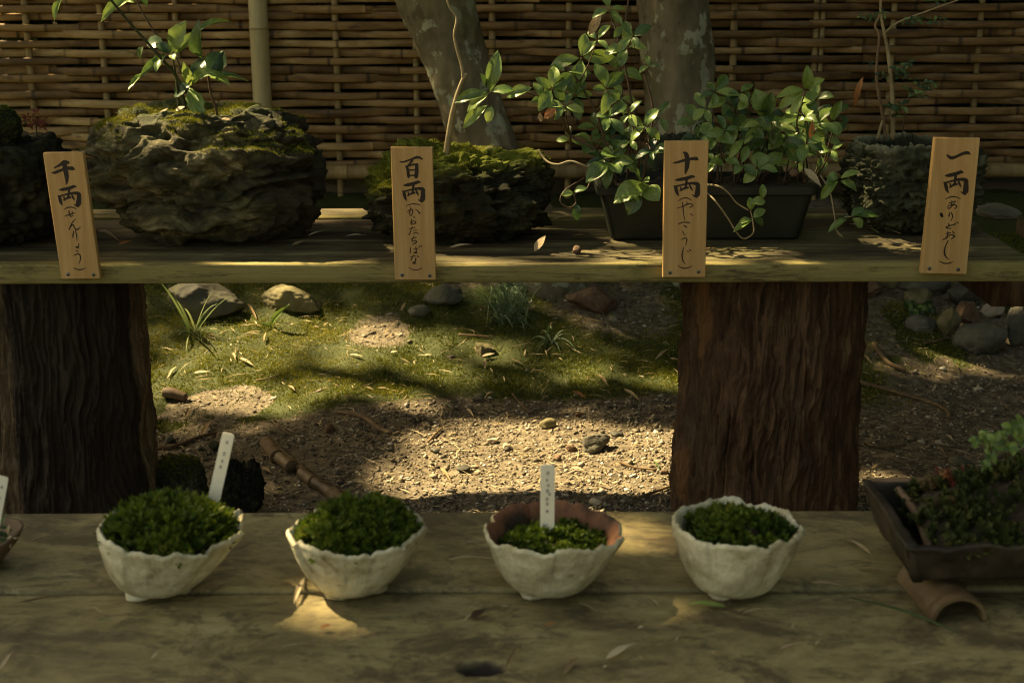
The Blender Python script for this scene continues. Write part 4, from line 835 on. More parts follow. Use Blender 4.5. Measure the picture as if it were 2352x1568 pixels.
for (bx, by), (tx, ty), w_, mt, dy in (((935, 285), (1022, 112), 95, m_leaf, -.03), ((960, 300), (1075, 170), 55, m_leaf, .02), ((1060, 190), (1265, 105), 50, m_leaf, .06), ((1112, 325), (1060, 130), 80, m_leaf, -.04), ((905, 265), (788, 210), 70, m_leaf_d, .03),
        ((930, 290), (850, 235), 60, m_leaf_d, .0), ((905, 300), (848, 388), 70, m_leaf, -.04), ((912, 305), (760, 420), 46, m_leaf, -.03), ((790, 395), (698, 505), 36, m_leaf_b, -.05), ((1045, 470), (1000, 335), 55, m_leaf_b, -.03), ((1050, 462), (1125, 305), 95, m_leaf_d, .02),
        ((1060, 462), (1185, 385), 60, m_leaf, -.05), ((1145, 405), (1225, 280), 115, m_leaf_d, .02), ((1145, 410), (1252, 450), 62, m_leaf_b, -.03), ((1165, 408), (1350, 425), 42, m_leaf, -.01), ((1040, 470), (945, 525), 85, m_leaf_d, .02), ((1035, 478), (1108, 680), 88, m_leaf, -.05),
        ((785, 255), (765, 330), 50, m_leaf, .02), ((335, -5), (287, 105), 40, m_leaf_b, -.02), ((720, -5), (545, 115), 56, m_leaf_b, -.03), ((735, 15), (640, -10), 50, m_leaf_b, .03), ((740, -20), (800, 40), 60, m_leaf_d, .05), ((1150, 400), (1120, 300), 80, m_leaf_d, .03), ((935, 290), (960, 330), 40, m_leaf_b, -.02), ((1200, 290), (1222, 275), 20, m_leaf, 0)):
    put_leaf(pl, mt, Z1(bx, by, 2.96), Z1(tx, ty, 2.96 + dy), w_ * .42 * S(2.96), (random.uniform(-.3, .3), -0.75, .6), 'serrate')
for (a, b_) in (((900, 630), (1030, 690)), ((960, 605), (1010, 580)), ((1150, 720), (1200, 710)), ((860, 640), (920, 590)), ((1050, 600), (1080, 575)), ((1210, 655), (1260, 650))):
    o = put_leaf(None, m_dry, Z1(*a, 2.93), Z1(*b_, 2.93), 12 * S(2.9), (0, -.6, .8), 'dry', 'fallen_leaf'); prop(o, 'dry leaf bit caught in the moss on top of the layered rock', 'leaf', 'leaf bits on the layered rock')

# pale sapling in the black rock
def Z2(x, y, Y=2.93): return P(780.9 + x * .42, y * .42, Y)
sp = thing('sapling', 'pale crooked bare sapling stem rising from the black mossy rock', 'plant', Z2(575, 860))
stem(sp, [Z2(578, 880), Z2(590, 780), Z2(612, 640), Z2(640, 530), Z2(668, 450), Z2(690, 405)], .0075, .0045, m_stem_p, n=10)
stem(sp, [Z2(672, 440), Z2(668, 370), Z2(640, 270), Z2(625, 190), Z2(638, 100), Z2(600, 40), Z2(570, -60), Z2(560, -150)], .0036, .002, m_stem_p, 'branch')

# ardisia clumps in the green planter
ard = thing('ardisia_plant', 'tall leggy ardisia clump with fresh leaves at the left end of the green planter', 'plant', Vector((P(1450, 410, 3.0).x, 3.0, zt)))
W2 = [(500, 470, 58), (480, 540, 52), (640, 330, 60), (585, 420, 55), (760, 120, 50), (720, 190, 50), (620, 250, 52), (545, 300, 55)]
def zp(u, v, Y): return P(u, v, Y)
LW = [(1268, 205, 52, 5), (1245, 228, 46, 4), (1298, 245, 40, 4), (1300, 165, 62, 3), (1335, 132, 60, 4), (1372, 92, 46, 4), (1400, 22, 46, 4), (1430, 60, 30, 3), (1322, 222, 48, 5), (1352, 262, 50, 5), (1392, 205, 50, 5), (1425, 225, 44, 4), (1445, 262, 42, 4), (1372, 292, 46, 5),
      (1332, 300, 44, 4), (1405, 318, 46, 5), (1450, 322, 42, 4), (1480, 292, 42, 4), (1382, 365, 48, 5), (1345, 350, 40, 4), (1425, 356, 46, 5), (1475, 372, 42, 4), (1405, 372, 54, 5), (1422, 162, 46, 4), (1462, 128, 50, 4), (1452, 85, 42, 4), (1440, 110, 46, 4), (1500, 345, 40, 4), (1288, 255, 40, 3), (1470, 215, 40, 4), (1490, 152, 36, 3), (1515, 270, 36, 3), (1400, 270, 44, 5), (1360, 325, 40, 4), (1436, 300, 40, 4), (1310, 320, 34, 3)]
stem_tops = []
for i, (u, v, sz, n) in enumerate(LW):
    if i % 5 == 4 and i > 8: continue
    Yw = random.uniform(2.88, 3.06); c_ = P(u, v, Yw)
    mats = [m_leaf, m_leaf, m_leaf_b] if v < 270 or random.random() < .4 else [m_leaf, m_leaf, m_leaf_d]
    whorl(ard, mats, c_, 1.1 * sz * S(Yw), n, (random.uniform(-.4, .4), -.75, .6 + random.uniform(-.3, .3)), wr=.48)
    stem_tops.append((c_, u, v))
mains = [[(1440, 420), (1445, 330), (1430, 230), (1425, 130), (1440, 30), (1450, -60)], [(1462, 420), (1470, 320), (1450, 230), (1435, 150), (1412, 60)], [(1420, 420), (1390, 330), (1370, 260), (1330, 190), (1300, 150)], [(1410, 425), (1370, 345), (1310, 310), (1270, 215)], [(1475, 420), (1490, 330), (1500, 250), (1480, 170)]]
mp = []
for k, ml in enumerate(mains):
    pts = [P(u, v, 3.0 - .02 * k + .01 * j) for j, (u, v) in enumerate(ml)]; mp += pts[1:]
    stem(ard, pts, .0030, .0018, m_stem)
for c_, u, v in stem_tops:
    b_ = min(mp, key=lambda q: (q - c_ + Vector((0, 0, .05))).length)
    if (b_ - c_).length > .012: stem(ard, [b_, (b_ + c_) / 2 + Vector((0, 0, -.008)), c_], .0016, .0010, m_stem, 'twig', n=5, sub=3)
# the outlying shoot with explicit leaves
for (bx, by), (tx, ty), w_, mt in (((820, 500), (862, 283), 82, m_leaf), ((815, 505), (625, 545), 62, m_leaf), ((812, 512), (690, 600), 58, m_leaf_b), ((825, 505), (950, 480), 66, m_leaf), ((808, 575), (668, 695), 60, m_leaf_b), ((830, 580), (805, 668), 52, m_leaf_b), ((800, 480), (768, 400), 36, m_leaf), ((1050, 480), (912, 525), 60, m_leaf)):
    put_leaf(ard, mt, Z2(bx, by, 2.9), Z2(tx, ty, 2.89), w_ * .42 * S(2.9), (0.1, -.8, .6), 'oval')
stem(ard, [Z2(1180, 640, 2.95), Z2(1080, 530, 2.93), Z2(960, 500, 2.92), Z2(820, 508, 2.9), Z2(818, 575, 2.9)], .002, .0013, m_stem, 'twig')
for (bx, by), (tx, ty), w_ in (((1690, 1010), (1500, 1080), 120), ((1640, 1040), (1575, 1160), 95), ((1650, 1030), (1745, 1098), 110), ((1640, 990), (1570, 915), 90), ((1640, 1010), (1680, 980), 80), ((1480, 890), (1345, 975), 95), ((1490, 890), (1530, 930), 80), ((1500, 860), (1440, 830), 80), ((1700, 850), (1775, 820), 60)):
    put_leaf(ard, m_leaf if w_ < 96 else m_leaf_b, Z2(bx, by, 2.87), Z2(tx, ty, 2.84), w_ * .42 * S(2.87), (0, -.6, .75), 'oval')
stem(ard, [P(1465, 410, 2.96), Z2(1620, 930, 2.9), Z2(1655, 1020, 2.87)], .002, .0014, m_stem, 'twig')
stem(ard, [Z2(1085, 820, 2.95), Z2(1130, 880, 2.9), Z2(1190, 900, 2.88), Z2(1260, 882, 2.88), Z2(1330, 905, 2.88), Z2(1380, 935, 2.9)], .0024, .002, m_stem_p, 'runner')
stem(ard, [Z2(1375, 960, 2.88), Z2(1350, 1030, 2.85), Z2(1285, 1060, 2.85), Z2(1290, 1110, 2.85), Z2(1250, 1135, 2.84), Z2(1205, 1100, 2.84), Z2(1230, 1040, 2.85), Z2(1335, 975, 2.87)], .0012, .0012, m_stem, 'runner')
for a, b_, w_, mt in (((1280, 1060), (1215, 1055), 36, m_leaf_b), ((1280, 1050), (1345, 1020), 40, m_leaf), ((1290, 1110), (1300, 1205), 52, m_leaf_d)):
    put_leaf(ard, mt, Z2(*a, 2.85), Z2(*b_, 2.84), w_ * .42 * S(2.85), (0, -.7, .7), 'oval')
for a, b_ in (((1115, 650), (1180, 595)), ((1080, 645), (1110, 640)), ((1430, 80), (1360, 190))):
    put_leaf(ard, m_dryo if a[0] == 1115 else m_dry, Z2(*a, 2.9), Z2(*b_, 2.9), 50 * .42 * S(2.9), (0, -.9, .4), 'oval', 'withered_leaf')

ard2 = thing('ardisia_plant', 'low bushy ardisia clump with round leaves filling the right half of the green planter', 'plant', Vector((P(1740, 410, 3.0).x, 3.0, zt)))
RW = [(1600, 283, 48, 5), (1642, 212, 46, 5), (1622, 250, 44, 4), (1672, 238, 44, 4), (1692, 292, 46, 5), (1640, 318, 42, 5), (1702, 330, 44, 5), (1720, 232, 42, 4), (1700, 214, 36, 3), (1762, 318, 46, 5), (1858, 290, 46, 5), (1872, 232, 44, 4), (1925, 262, 44, 3), (1882, 282, 44, 4),
      (1902, 312, 42, 4), (1852, 330, 46, 5), (1882, 356, 40, 4), (1802, 350, 46, 5), (1762, 366, 44, 5), (1826, 378, 40, 4), (1750, 342, 44, 4), (1662, 356, 42, 5), (1702, 378, 38, 4), (1742, 388, 38, 3), (1690, 262, 44, 4), (1782, 292, 46, 5), (1822, 300, 42, 5), (1602, 318, 38, 4), (1640, 372, 36, 4), (1842, 262, 42, 4), (1770, 262, 40, 4), (1666, 300, 40, 4), (1866, 312, 40, 4), (1725, 300, 40, 4), (1800, 322, 44, 5), (1910, 345, 36, 3), (1620, 345, 36, 4)]
for i, (u, v, sz, n) in enumerate(RW):
    Yw = random.uniform(2.90, 3.08); c_ = P(u, v, Yw)
    whorl(ard2, [m_leaf, m_leaf, m_leaf_b] if i % 3 else [m_leaf, m_leaf_d], c_, 1.12 * sz * S(Yw), n, (random.uniform(-.4, .4), -.7, .65 + random.uniform(-.3, .3)), wr=.54)
    b_ = Vector((P(1600 + (u - 1600) * .85 + random.uniform(-12, 12), 420, 3.0).x, 3.0 + random.uniform(-.05, .05), zt - .01))
    stem(ard2, [b_, b_ * .5 + c_ * .5 + rv(.012), c_], .0020, .0011, m_stem, n=6, sub=4)
def Z3(x, y, Y=2.95): return P(1561.7 + x * .42, y * .42, Y)
for (bx, by), (tx, ty), w_, mt in (((690, 490), (703, 372), 62, m_leaf_b), ((680, 490), (535, 515), 44, m_leaf_b), ((678, 500), (538, 580), 50, m_leaf_b), ((700, 488), (793, 432), 46, m_leaf_b), ((705, 500), (728, 548), 72, m_leaf_b), ((668, 520), (610, 620), 50, m_leaf_b), ((690, 570), (750, 590), 60, m_leaf),
        ((460, 640), (430, 495), 105, m_leaf), ((470, 640), (505, 500), 70, m_leaf), ((455, 665), (562, 640), 52, m_leaf_b), ((440, 680), (348, 700), 46, m_leaf_b), ((435, 690), (352, 780), 42, m_leaf_b), ((830, 660), (885, 548), 52, m_leaf), ((840, 665), (880, 725), 50, m_leaf), ((430, 830), (440, 905), 100, m_leaf), ((350, 760), (270, 860), 46, m_leaf_b), ((240, 880), (160, 890), 40, m_leaf_b)):
    put_leaf(ard2, mt, Z3(bx, by, 2.92), Z3(tx, ty, 2.90), w_ * .42 * S(2.92), (0, -.75, .65), 'oval')
stem(ard2, [Z3(700, 930, 2.97), Z3(680, 820, 2.94), Z3(640, 690, 2.93), Z3(655, 600, 2.92), Z3(690, 495, 2.92)], .0022, .0014, m_stem)
put_leaf(ard2, m_dryo, Z3(725, 655, 2.9), Z3(715, 760, 2.9), 30 * .42 * S(2.9), (0, -.9, .3), 'oval', 'withered_leaf')
# trailing runners over the planter front
def runner(label, pts, leaves):
    root = ard2
    stem(root, pts, .0019, .0013, m_stem_p, 'runner', sub=7)
    for (b_, t_, w_, mt) in leaves: put_leaf(root, mt, b_, t_, w_ * .42 * S(2.86), (0, -.7, .7), 'oval')
Yr = 2.865
runner('', [Z3(130, 1010, 2.9), Z3(200, 1015, Yr), Z3(260, 1050, Yr), Z3(310, 1110, Yr), Z3(375, 1150, Yr)], [(Z3(450, 1090, Yr), Z3(455, 1008, Yr), 42, m_leaf_b), (Z3(385, 1110, Yr), Z3(468, 1105, Yr), 56, m_leaf_b), (Z3(390, 1150, Yr), Z3(385, 1080, Yr), 46, m_leaf_b), (Z3(400, 1190, Yr), Z3(465, 1140, Yr), 56, m_leaf), (Z3(400, 1190, Yr), Z3(465, 1230, Yr), 52, m_leaf)])
runner('', [Z3(130, 1040, 2.9), Z3(190, 1095, Yr), Z3(260, 1190, Yr), Z3(310, 1270, Yr), Z3(350, 1305, Yr), Z3(400, 1275, Yr), Z3(400, 1215, Yr), Z3(385, 1150, Yr)], [(Z3(398, 1205, Yr), Z3(290, 1270, Yr), 44, m_leaf_b), (Z3(395, 1200, Yr), Z3(320, 1210, Yr), 34, m_leaf_b)])
runner('', [Z3(770, 960, 2.93), Z3(820, 1050, 2.88), Z3(845, 1180, Yr), Z3(860, 1270, Yr), Z3(890, 1295, Yr)], [(Z3(880, 975, Yr), Z3(980, 925, Yr), 48, m_leaf_b), (Z3(880, 990, Yr), Z3(978, 1035, Yr), 56, m_leaf), (Z3(870, 975, Yr), Z3(805, 960, Yr), 60, m_leaf), (Z3(865, 990, Yr), Z3(765, 1088, Yr), 52, m_leaf_b), (Z3(850, 985, Yr), Z3(800, 1010, Yr), 50, m_leaf)])
runner('', [Z3(890, 1295, Yr), Z3(850, 1240, Yr), Z3(900, 1190, Yr), Z3(935, 1185, Yr)], [(Z3(925, 1190, Yr), Z3(810, 1270, Yr), 46, m_leaf), (Z3(935, 1185, Yr), Z3(1005, 1130, Yr), 46, m_leaf), (Z3(950, 1180, Yr), Z3(1090, 1165, Yr), 62, m_leaf), (Z3(940, 1195, Yr), Z3(998, 1245, Yr), 56, m_leaf_b), (Z3(930, 1190, Yr), Z3(880, 1185, Yr), 30, m_leaf_d)])

# thin shrub in the grey lava bowl
ali = thing('small_shrub', 'thin upright small leaved shrub with pale twin stems in the grey lava bowl', 'plant', Z3(1150, 745, 3.05))
YA = 3.05
stem(ali, [Z3(1125, 760, YA), Z3(1110, 640, YA), Z3(1085, 500, YA), Z3(1075, 380, YA), Z3(1090, 200, YA), Z3(1068, 140, YA), Z3(1100, 60, YA), Z3(1080, -80, YA)], .0038, .0022, m_twig, n=9)
stem(ali, [Z3(1165, 760, YA), Z3(1165, 640, YA), Z3(1160, 480, YA), Z3(1140, 300, YA), Z3(1120, 190, YA), Z3(1100, 80, YA), Z3(1098, -60, YA)], .0055, .0026, m_stem_p, n=9)
stem(ali, [Z3(1080, 760, YA), Z3(1100, 690, YA), Z3(1118, 640, YA)], .004, .003, m_stem_p)
stem(ali, [Z3(1110, 190, YA), Z3(1190, 125, YA), Z3(1330, 70, YA), Z3(1540, -5, YA)], .0026, .0015, m_stem_p, 'branch')
stem(ali, [Z3(1215, 750, YA), Z3(1230, 640, YA), Z3(1245, 570, YA), Z3(1262, 510, YA)], .0016, .0012, m_stem, 'branch')
stem(ali, [Z3(1090, 440, YA), Z3(1130, 410, YA), Z3(1200, 390, YA), Z3(1270, 360, YA)], .0015, .001, m_stem, 'branch')
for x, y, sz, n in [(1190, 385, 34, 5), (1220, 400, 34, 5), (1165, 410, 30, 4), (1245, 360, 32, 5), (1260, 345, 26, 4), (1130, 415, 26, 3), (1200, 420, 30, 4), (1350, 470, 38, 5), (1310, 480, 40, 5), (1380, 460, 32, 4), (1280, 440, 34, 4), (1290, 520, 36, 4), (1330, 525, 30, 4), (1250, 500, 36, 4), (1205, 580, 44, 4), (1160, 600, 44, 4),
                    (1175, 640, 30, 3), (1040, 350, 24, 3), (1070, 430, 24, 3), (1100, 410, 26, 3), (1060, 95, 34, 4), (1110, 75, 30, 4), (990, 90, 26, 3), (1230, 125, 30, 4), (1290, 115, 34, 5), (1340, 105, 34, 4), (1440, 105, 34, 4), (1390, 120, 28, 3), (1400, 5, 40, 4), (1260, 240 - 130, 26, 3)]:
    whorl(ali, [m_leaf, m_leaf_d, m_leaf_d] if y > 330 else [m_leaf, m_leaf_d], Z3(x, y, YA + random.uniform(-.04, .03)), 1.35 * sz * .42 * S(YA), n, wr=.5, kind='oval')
o = put_leaf(ali, m_dryo, Z3(1003, 418, 3.0), Z3(948, 590, 3.0), 32 * .42 * S(3), (-.4, -.8, .2), 'dry', 'withered_leaf')
# red sprout at far left
rs = thing('red_sprout', 'small dark red sprout behind the black rock at the left edge', 'plant', P(85, 320, 3.0))
for k in range(9):
    whorl(rs, [m_red], P(random.uniform(60, 105), random.uniform(258, 300), 3.0 + random.uniform(-.03, .03)), 16 * S(3), 4, wr=.35, kind='lance')
stem(rs, [P(85, 325, 3.0), P(82, 270, 3.0)], .002, .001, m_stem)

# ------------------------------------------------------------------ grasses
def grass(name, label, cat, u, v, blades_, mat, single=True, w=0.0016):
    b0 = GG(u, v); root = thing(name, label, cat, b0); allV, allF, at = [], [], []
    for (du, dv, tu, tv, arch, wd) in blades_:
        a = GG(u + du, v + dv); e = P(u + tu, v + tv, a.y - random.uniform(0, .10)); e.z = max(e.z, gz(e.x, e.y) + .004)
        mid = (a + e) / 2 + Vector((0, 0, arch)); pts = []
        for k in range(8):
            t = k / 7; pts.append(a * (1 - t) ** 2 + mid * 2 * t * (1 - t) + e * t * t)
        d = (e - a); sd = Vector((d.y, -d.x, 0.0)); sd = (sd.normalized() if sd.length > 1e-5 else Vector((1, 0, 0))); sd = (sd * .5 + Vector((random.uniform(-.3, .3) + .8, 0, .25))).normalized()
        V = []
        for k, p in enumerate(pts):
            ww = wd * (1 - (k / 7) ** 2.2) * (.6 + .4 * min(1, k / 2)) + .0001; V += [p - sd * ww, p + Vector((0, 0, -ww * .4)), p + sd * ww]
        F = [tuple(int(i) for i in q) for q in gridf(8, 3)]; tn = random.uniform(.2, .9)
        if single: obj('blade', V, F, mat, root, attr={'tone': [tn] * len(V)})
        else:
            o_ = len(allV); allV += V; allF += [tuple(i + o_ for i in q) for q in F]; at += [tn] * len(V)
    if not single:
        o = obj('blades', allV, allF, mat, root, attr={'tone': at}); o['kind'] = 'stuff'
    return root
bl = []
for tu, tv, ar in ((95, -95, .06), (60, -70, .08), (105, -20, .05), (75, 30, .10), (20, 70, .06), (-45, -80, .05), (-20, 55, .05), (130, -10, .03), (40, -100, .04), (-60, -30, .05), (-70, 20, .05), (88, 8, .08), (-25, -60, .05), (10, 40, .04), (-80, -120, .05), (30, -50, .06)):
    bl.append((random.uniform(-12, 12), random.uniform(-4, 4), tu, tv, ar * .7, .0042))
grass('grass_tuft', 'airy tuft of arching grass blades in front of the big grey rock', 'grass', 448, 768, bl, m_grass)
bl = [(random.gauss(0, 22), random.uniform(-80, 12), random.gauss(8, 38), random.uniform(-90, 60), random.uniform(.02, .07), .0021) for _ in range(420)]
grass('mondo_grass', 'dense dark clump of fine mondo grass hanging down the bank in the middle', 'grass', 1165, 738, bl, m_grass_d, False)
bl = [(random.gauss(0, 22), random.uniform(-25, 10), random.gauss(-50, 30), random.uniform(-40, 70), random.uniform(.01, .03), .0015) for _ in range(150)]
grass('fine_grass', 'pale wispy grass at the left side of the dark mondo clump', 'grass', 1130, 690, bl, m_grass, False)
bl = [(random.gauss(0, 5), random.uniform(-4, 4), tu, tv, random.uniform(.03, .06), .0034) for tu, tv in ((-45, 45), (-30, 55), (10, 50), (30, -5), (45, -30), (65, 20), (-55, 5), (-20, -30), (25, 45), (50, 5), (-38, 30), (5, -35), (58, -15))]
grass('grass_tuft', 'small spidery tuft of curved blue green blades right of the mondo clump', 'grass', 1262, 790, bl, m_grass_d)
o = thing('seedling', 'single bright green upright leaf seedling on the moss beside the left rocks', 'plant', GG(622, 752))
put_leaf(o, m_leaf_b, GG(622, 750), P(657, 698, GG(622, 750).y - .03), 15 * S(4.5), (0, -.8, .6), 'lance'); put_leaf(o, m_leaf, GG(622, 750), P(600, 742, GG(622, 750).y - .03), 8 * S(4.5), (0, -.8, .6), 'lance')
o = thing('ground_plant', 'low bluish round leaved weed growing against the stone pile', 'plant', GG(2105, 722))
for du, dv in ((0, 0), (-20, -6), (22, -8), (-8, 12), (10, 10), (30, 4)): whorl(o, [m_leaf_d, m_leaf], GG(2105 + du, 718 + dv) + Vector((0, 0, .02)), 17 * S(4.4), 4, wr=.8, kind='round')

# ------------------------------------------------------------------ stones on the ground
def stone(label, u, v, w_, h_, mat, seed, facet=0.6, p=2.4, amp=.1, lvl=4, name='stone', dep=0.8, rot=0, lift=0):
    b_ = GG(u, v + h_ * .42); k = S(b_.y); sx, sz = w_ / 2 * k, h_ / 2 * k * 1.0
    V, F, Q, m_ = lump_mesh((b_.x, b_.y + sx * dep * .5, b_.z + sz * .72 + lift), (sx, sx * dep, sz), seed, p=p, amp=amp, lvl=lvl, fine=.02, facet=facet, rot=rot)
    o = obj(name, V, F, mat, None, origin=(b_.x, b_.y + sx * dep * .5, b_.z)); prop(o, label, 'rock' if w_ > 60 else 'stone')
    return o
def R4(x, y): return (x * .36, 611.5 + y * .36)
def R5(x, y): return (780.9 + x * .36, 611.5 + y * .36)
def R6(x, y): return (1561.7 + x * .36, 611.5 + y * .36)
ST = [('large dark grey rock under the shelf behind the airy grass tuft', R4(1290, 215), 190, 120, m_rock), ('weathered ochre grey rock beside the bright seedling', R4(1860, 225), 150, 70, m_ochre),
      ('smooth oval grey cobble on the moss left of the mondo clump', R5(665, 190), 95, 58, m_rock), ('dark slate chip on the moss below the smooth oval cobble', R5(505, 288), 58, 30, m_rock), ('mossy ochre rock lying alone in the moss below the mondo clump', R5(920, 530), 62, 38, m_ochre),
      ('big brown rock beside the roots of the leaning tree', R5(1610, 205), 115, 80, m_brownrock), ('flat dark stone sunk in the moss border', R5(880, 840), 36, 18, m_rock), ('small ochre stone at the moss edge right of centre', R5(1325, 1003), 42, 26, m_ochre),
      ('largest angular grey stone on the sunlit gravel', R5(1625, 1125), 82, 52, m_rock), ('pale flat pebble in the brightest gravel', R5(975, 1112), 28, 16, m_palerock), ('tan flat pebble right of the pale flat pebble', R5(1065, 1148), 28, 18, m_palerock), ('blue grey flat stone in the sunlit gravel', R5(795, 1292), 40, 17, m_rock),
      ('dark angular chip left of the sunlit gravel', R5(612, 1175), 26, 16, m_rock), ('small dark chip in the brown soil', R5(325, 1170), 18, 12, m_rock), ('pale round pebble above the white plant label row', R5(918, 1447), 18, 16, m_palerock), ('chunky white pebble near the foot of the right stump', R5(1632, 1502), 30, 24, m_palerock),
      ('brown pink pebble below the angular grey stone', R5(1390, 1222), 26, 14, m_brownrock), ('little cream pebble right of the brown pink one', R5(1492, 1225), 15, 13, m_palerock), ('low grey slab right of the largest angular stone', R5(1765, 1070), 38, 16, m_rock), ('brown stone touching the left corner of the angular stone', R5(1475, 1160), 28, 16, m_brownrock),
      ('dark brown stone at the moss edge near the stump', R5(1530, 945), 22, 16, m_brownrock), ('grey chip near the front bench edge', R5(600, 1512), 18, 18, m_rock), ('rust brown pebble near the right stump foot', R5(2075, 1310), 20, 12, m_brownrock), ('pinkish pebble right of the chunky white one', R5(1690, 1510), 12, 16, m_palerock),
      ('dark stone half buried in the mossy soil edge', R4(2105, 1035), 34, 24, m_brownrock), ('flat grey stone at the lower left of the moss', R4(1080, 1105), 32, 18, m_rock), ('little stone behind the white plant label', R4(1370, 1150), 36, 34, m_lava2),
      ('pale yellow stone in the stone pile top left', R6(1340, 100), 55, 36, m_ochre), ('large grey block at the back of the stone pile', R6(1590, 100), 118, 70, m_rock), ('ochre grey stone in the stone pile below the grey block', R6(1525, 205), 82, 48, m_ochre), ('tall light grey stone in the middle of the pile', R6(1815, 170), 78, 86, m_rock), ('rounded stone at the left foot of the pile', R6(1550, 370), 78, 44, m_rock),
      ('squarish olive stone in the pile above the big boulder', R6(1712, 345), 62, 84, m_ochre), ('dark stone wedged in the pile beside the olive one', R6(1835, 300), 62, 56, m_brownrock), ('big smooth dark boulder at the front of the pile', R6(1930, 460), 128, 84, m_rock), ('sunlit pale broken stone on top of the pile', R6(2015, 275), 62, 44, m_palerock), ('tall dark stone cut by the right edge', R6(2165, 370), 62, 120, m_rock),
      ('sunlit pale stone at the right edge under the shelf', R6(2175, 75), 34, 34, m_palerock), ('dark brown rock left in the pile near the stump', R6(1200, 130), 95, 52, m_brownrock), ('small grey stone at the right foot of the cedar stump', R6(1100, 1455), 34, 20, m_rock), ('long low dark stone half buried in shaded soil', R6(1790, 1250), 72, 22, m_rock)]
for i, (lb, (u, v), w_, h_, mt) in enumerate(ST):
    big = w_ > 60; stone(lb, u, v, w_, h_, mt, 3.7 * i + 1, facet=.35 if 'smooth' in lb or 'round' in lb else .85, lvl=5 if big else 3, rot=random.uniform(-30, 30))

# two lava pots standing on the ground beside the left stump
for (u0, u1, vt, vb, lb, sd_) in ((352, 470, 1050, 1170, 'rough grey lava pot with moss on top, on the ground beside the dark stump', 5.1), (498, 602, 1062, 1178, 'black hollow lava pot on the ground behind the first white bowl', 9.9)):
    b_ = G((u0 + u1) / 2, vb + 20, 0); Yc = b_.y + .06; x0, x1 = P(u0, vt, Yc).x, P(u1, vt, Yc).x; ztp = P((u0 + u1) / 2, vt + 8, Yc).z
    root = thing('lava_pot', lb, 'pot', ((x0 + x1) / 2, Yc, 0))
    V, F, Q, m_ = lump_mesh(((x0 + x1) / 2, Yc, ztp / 2), ((x1 - x0) / 2 * .97, .06, ztp / 2 + .01), sd_, p=3.2, amp=.10, lvl=6, fine=.08, pits=.12, flat=.85, hollow=(.7, .25) if sd_ > 9 else None)
    obj('stone', V, F, m_lava2 if sd_ < 9 else m_lava, root, attr={'moss': m_ * 0, 'pale': m_ * 0})
    if sd_ < 9: moss_on(root, 'moss', V, F, Q, lambda p, n: np.clip(n[:, 2] - .2, 0, 1) * (p[:, 2] > ztp * .8), 3500, .007)

# ------------------------------------------------------------------ sticks, twigs, fallen leaves on the ground
def stick(name, label, cat, pts, rad, mat, n=8, sub=5, nodes=None, jit=.04):
    V, F = tube(pts, rad, n, sub=sub, jit=jit); c_ = sum((Vector(p) for p in pts), Vector()) / len(pts)
    o = obj(name, V, F, mat, None, origin=c_); prop(o, label, cat); return o
def on(u, v, dz=.006): p = GG(u, v); return Vector((p.x, p.y, p.z + dz + .008 * float(mossm(p.x, p.y))))
bs_ = thing('bamboo_stick', 'thick broken brown bamboo stick lying on the soil behind the first two bowls', 'stick', on(700, 1090))
for a, b_, r in (((612, 1026), (640, 1062), .019), ((630, 1050), (672, 1084), .0165), ((694, 1096), (722, 1118), .016), ((720, 1114), (768, 1146), .0155), ((765, 1142), (796, 1166), .019)):
    p0, p1 = on(*a, .012), on(*b_, .012); V, F = tube([p0, p0 * .9 + p1 * .1, p0 * .5 + p1 * .5, p0 * .12 + p1 * .88, p1], [r * .95, r, r * .92, r, r * 1.1], 12, jit=.03); obj('segment', V, F, m_tubewood if r != .019 else m_twig, bs_)
V, F = tube([on(612, 1026, .012), on(796, 1166, .012)], .011, 8); obj('core', V, F, m_twig, bs_)
stick('twig', 'curved brown twig lying at the moss border behind the second bowl', 'twig', [on(*R5(-20, 940)), on(*R5(80, 955)), on(*R5(170, 985)), on(*R5(240, 1040)), on(*R5(320, 1080))], [.004, .006, .0065, .0065, .007], m_twig)
stick('wood_piece', 'short pinkish brown wood piece on the moss near the left stump', 'stick', [on(*R4(1045, 850), .012), on(*R4(1100, 850), .014), on(*R4(1190, 862), .010)], [.014, .017, .012], m_clayrim)
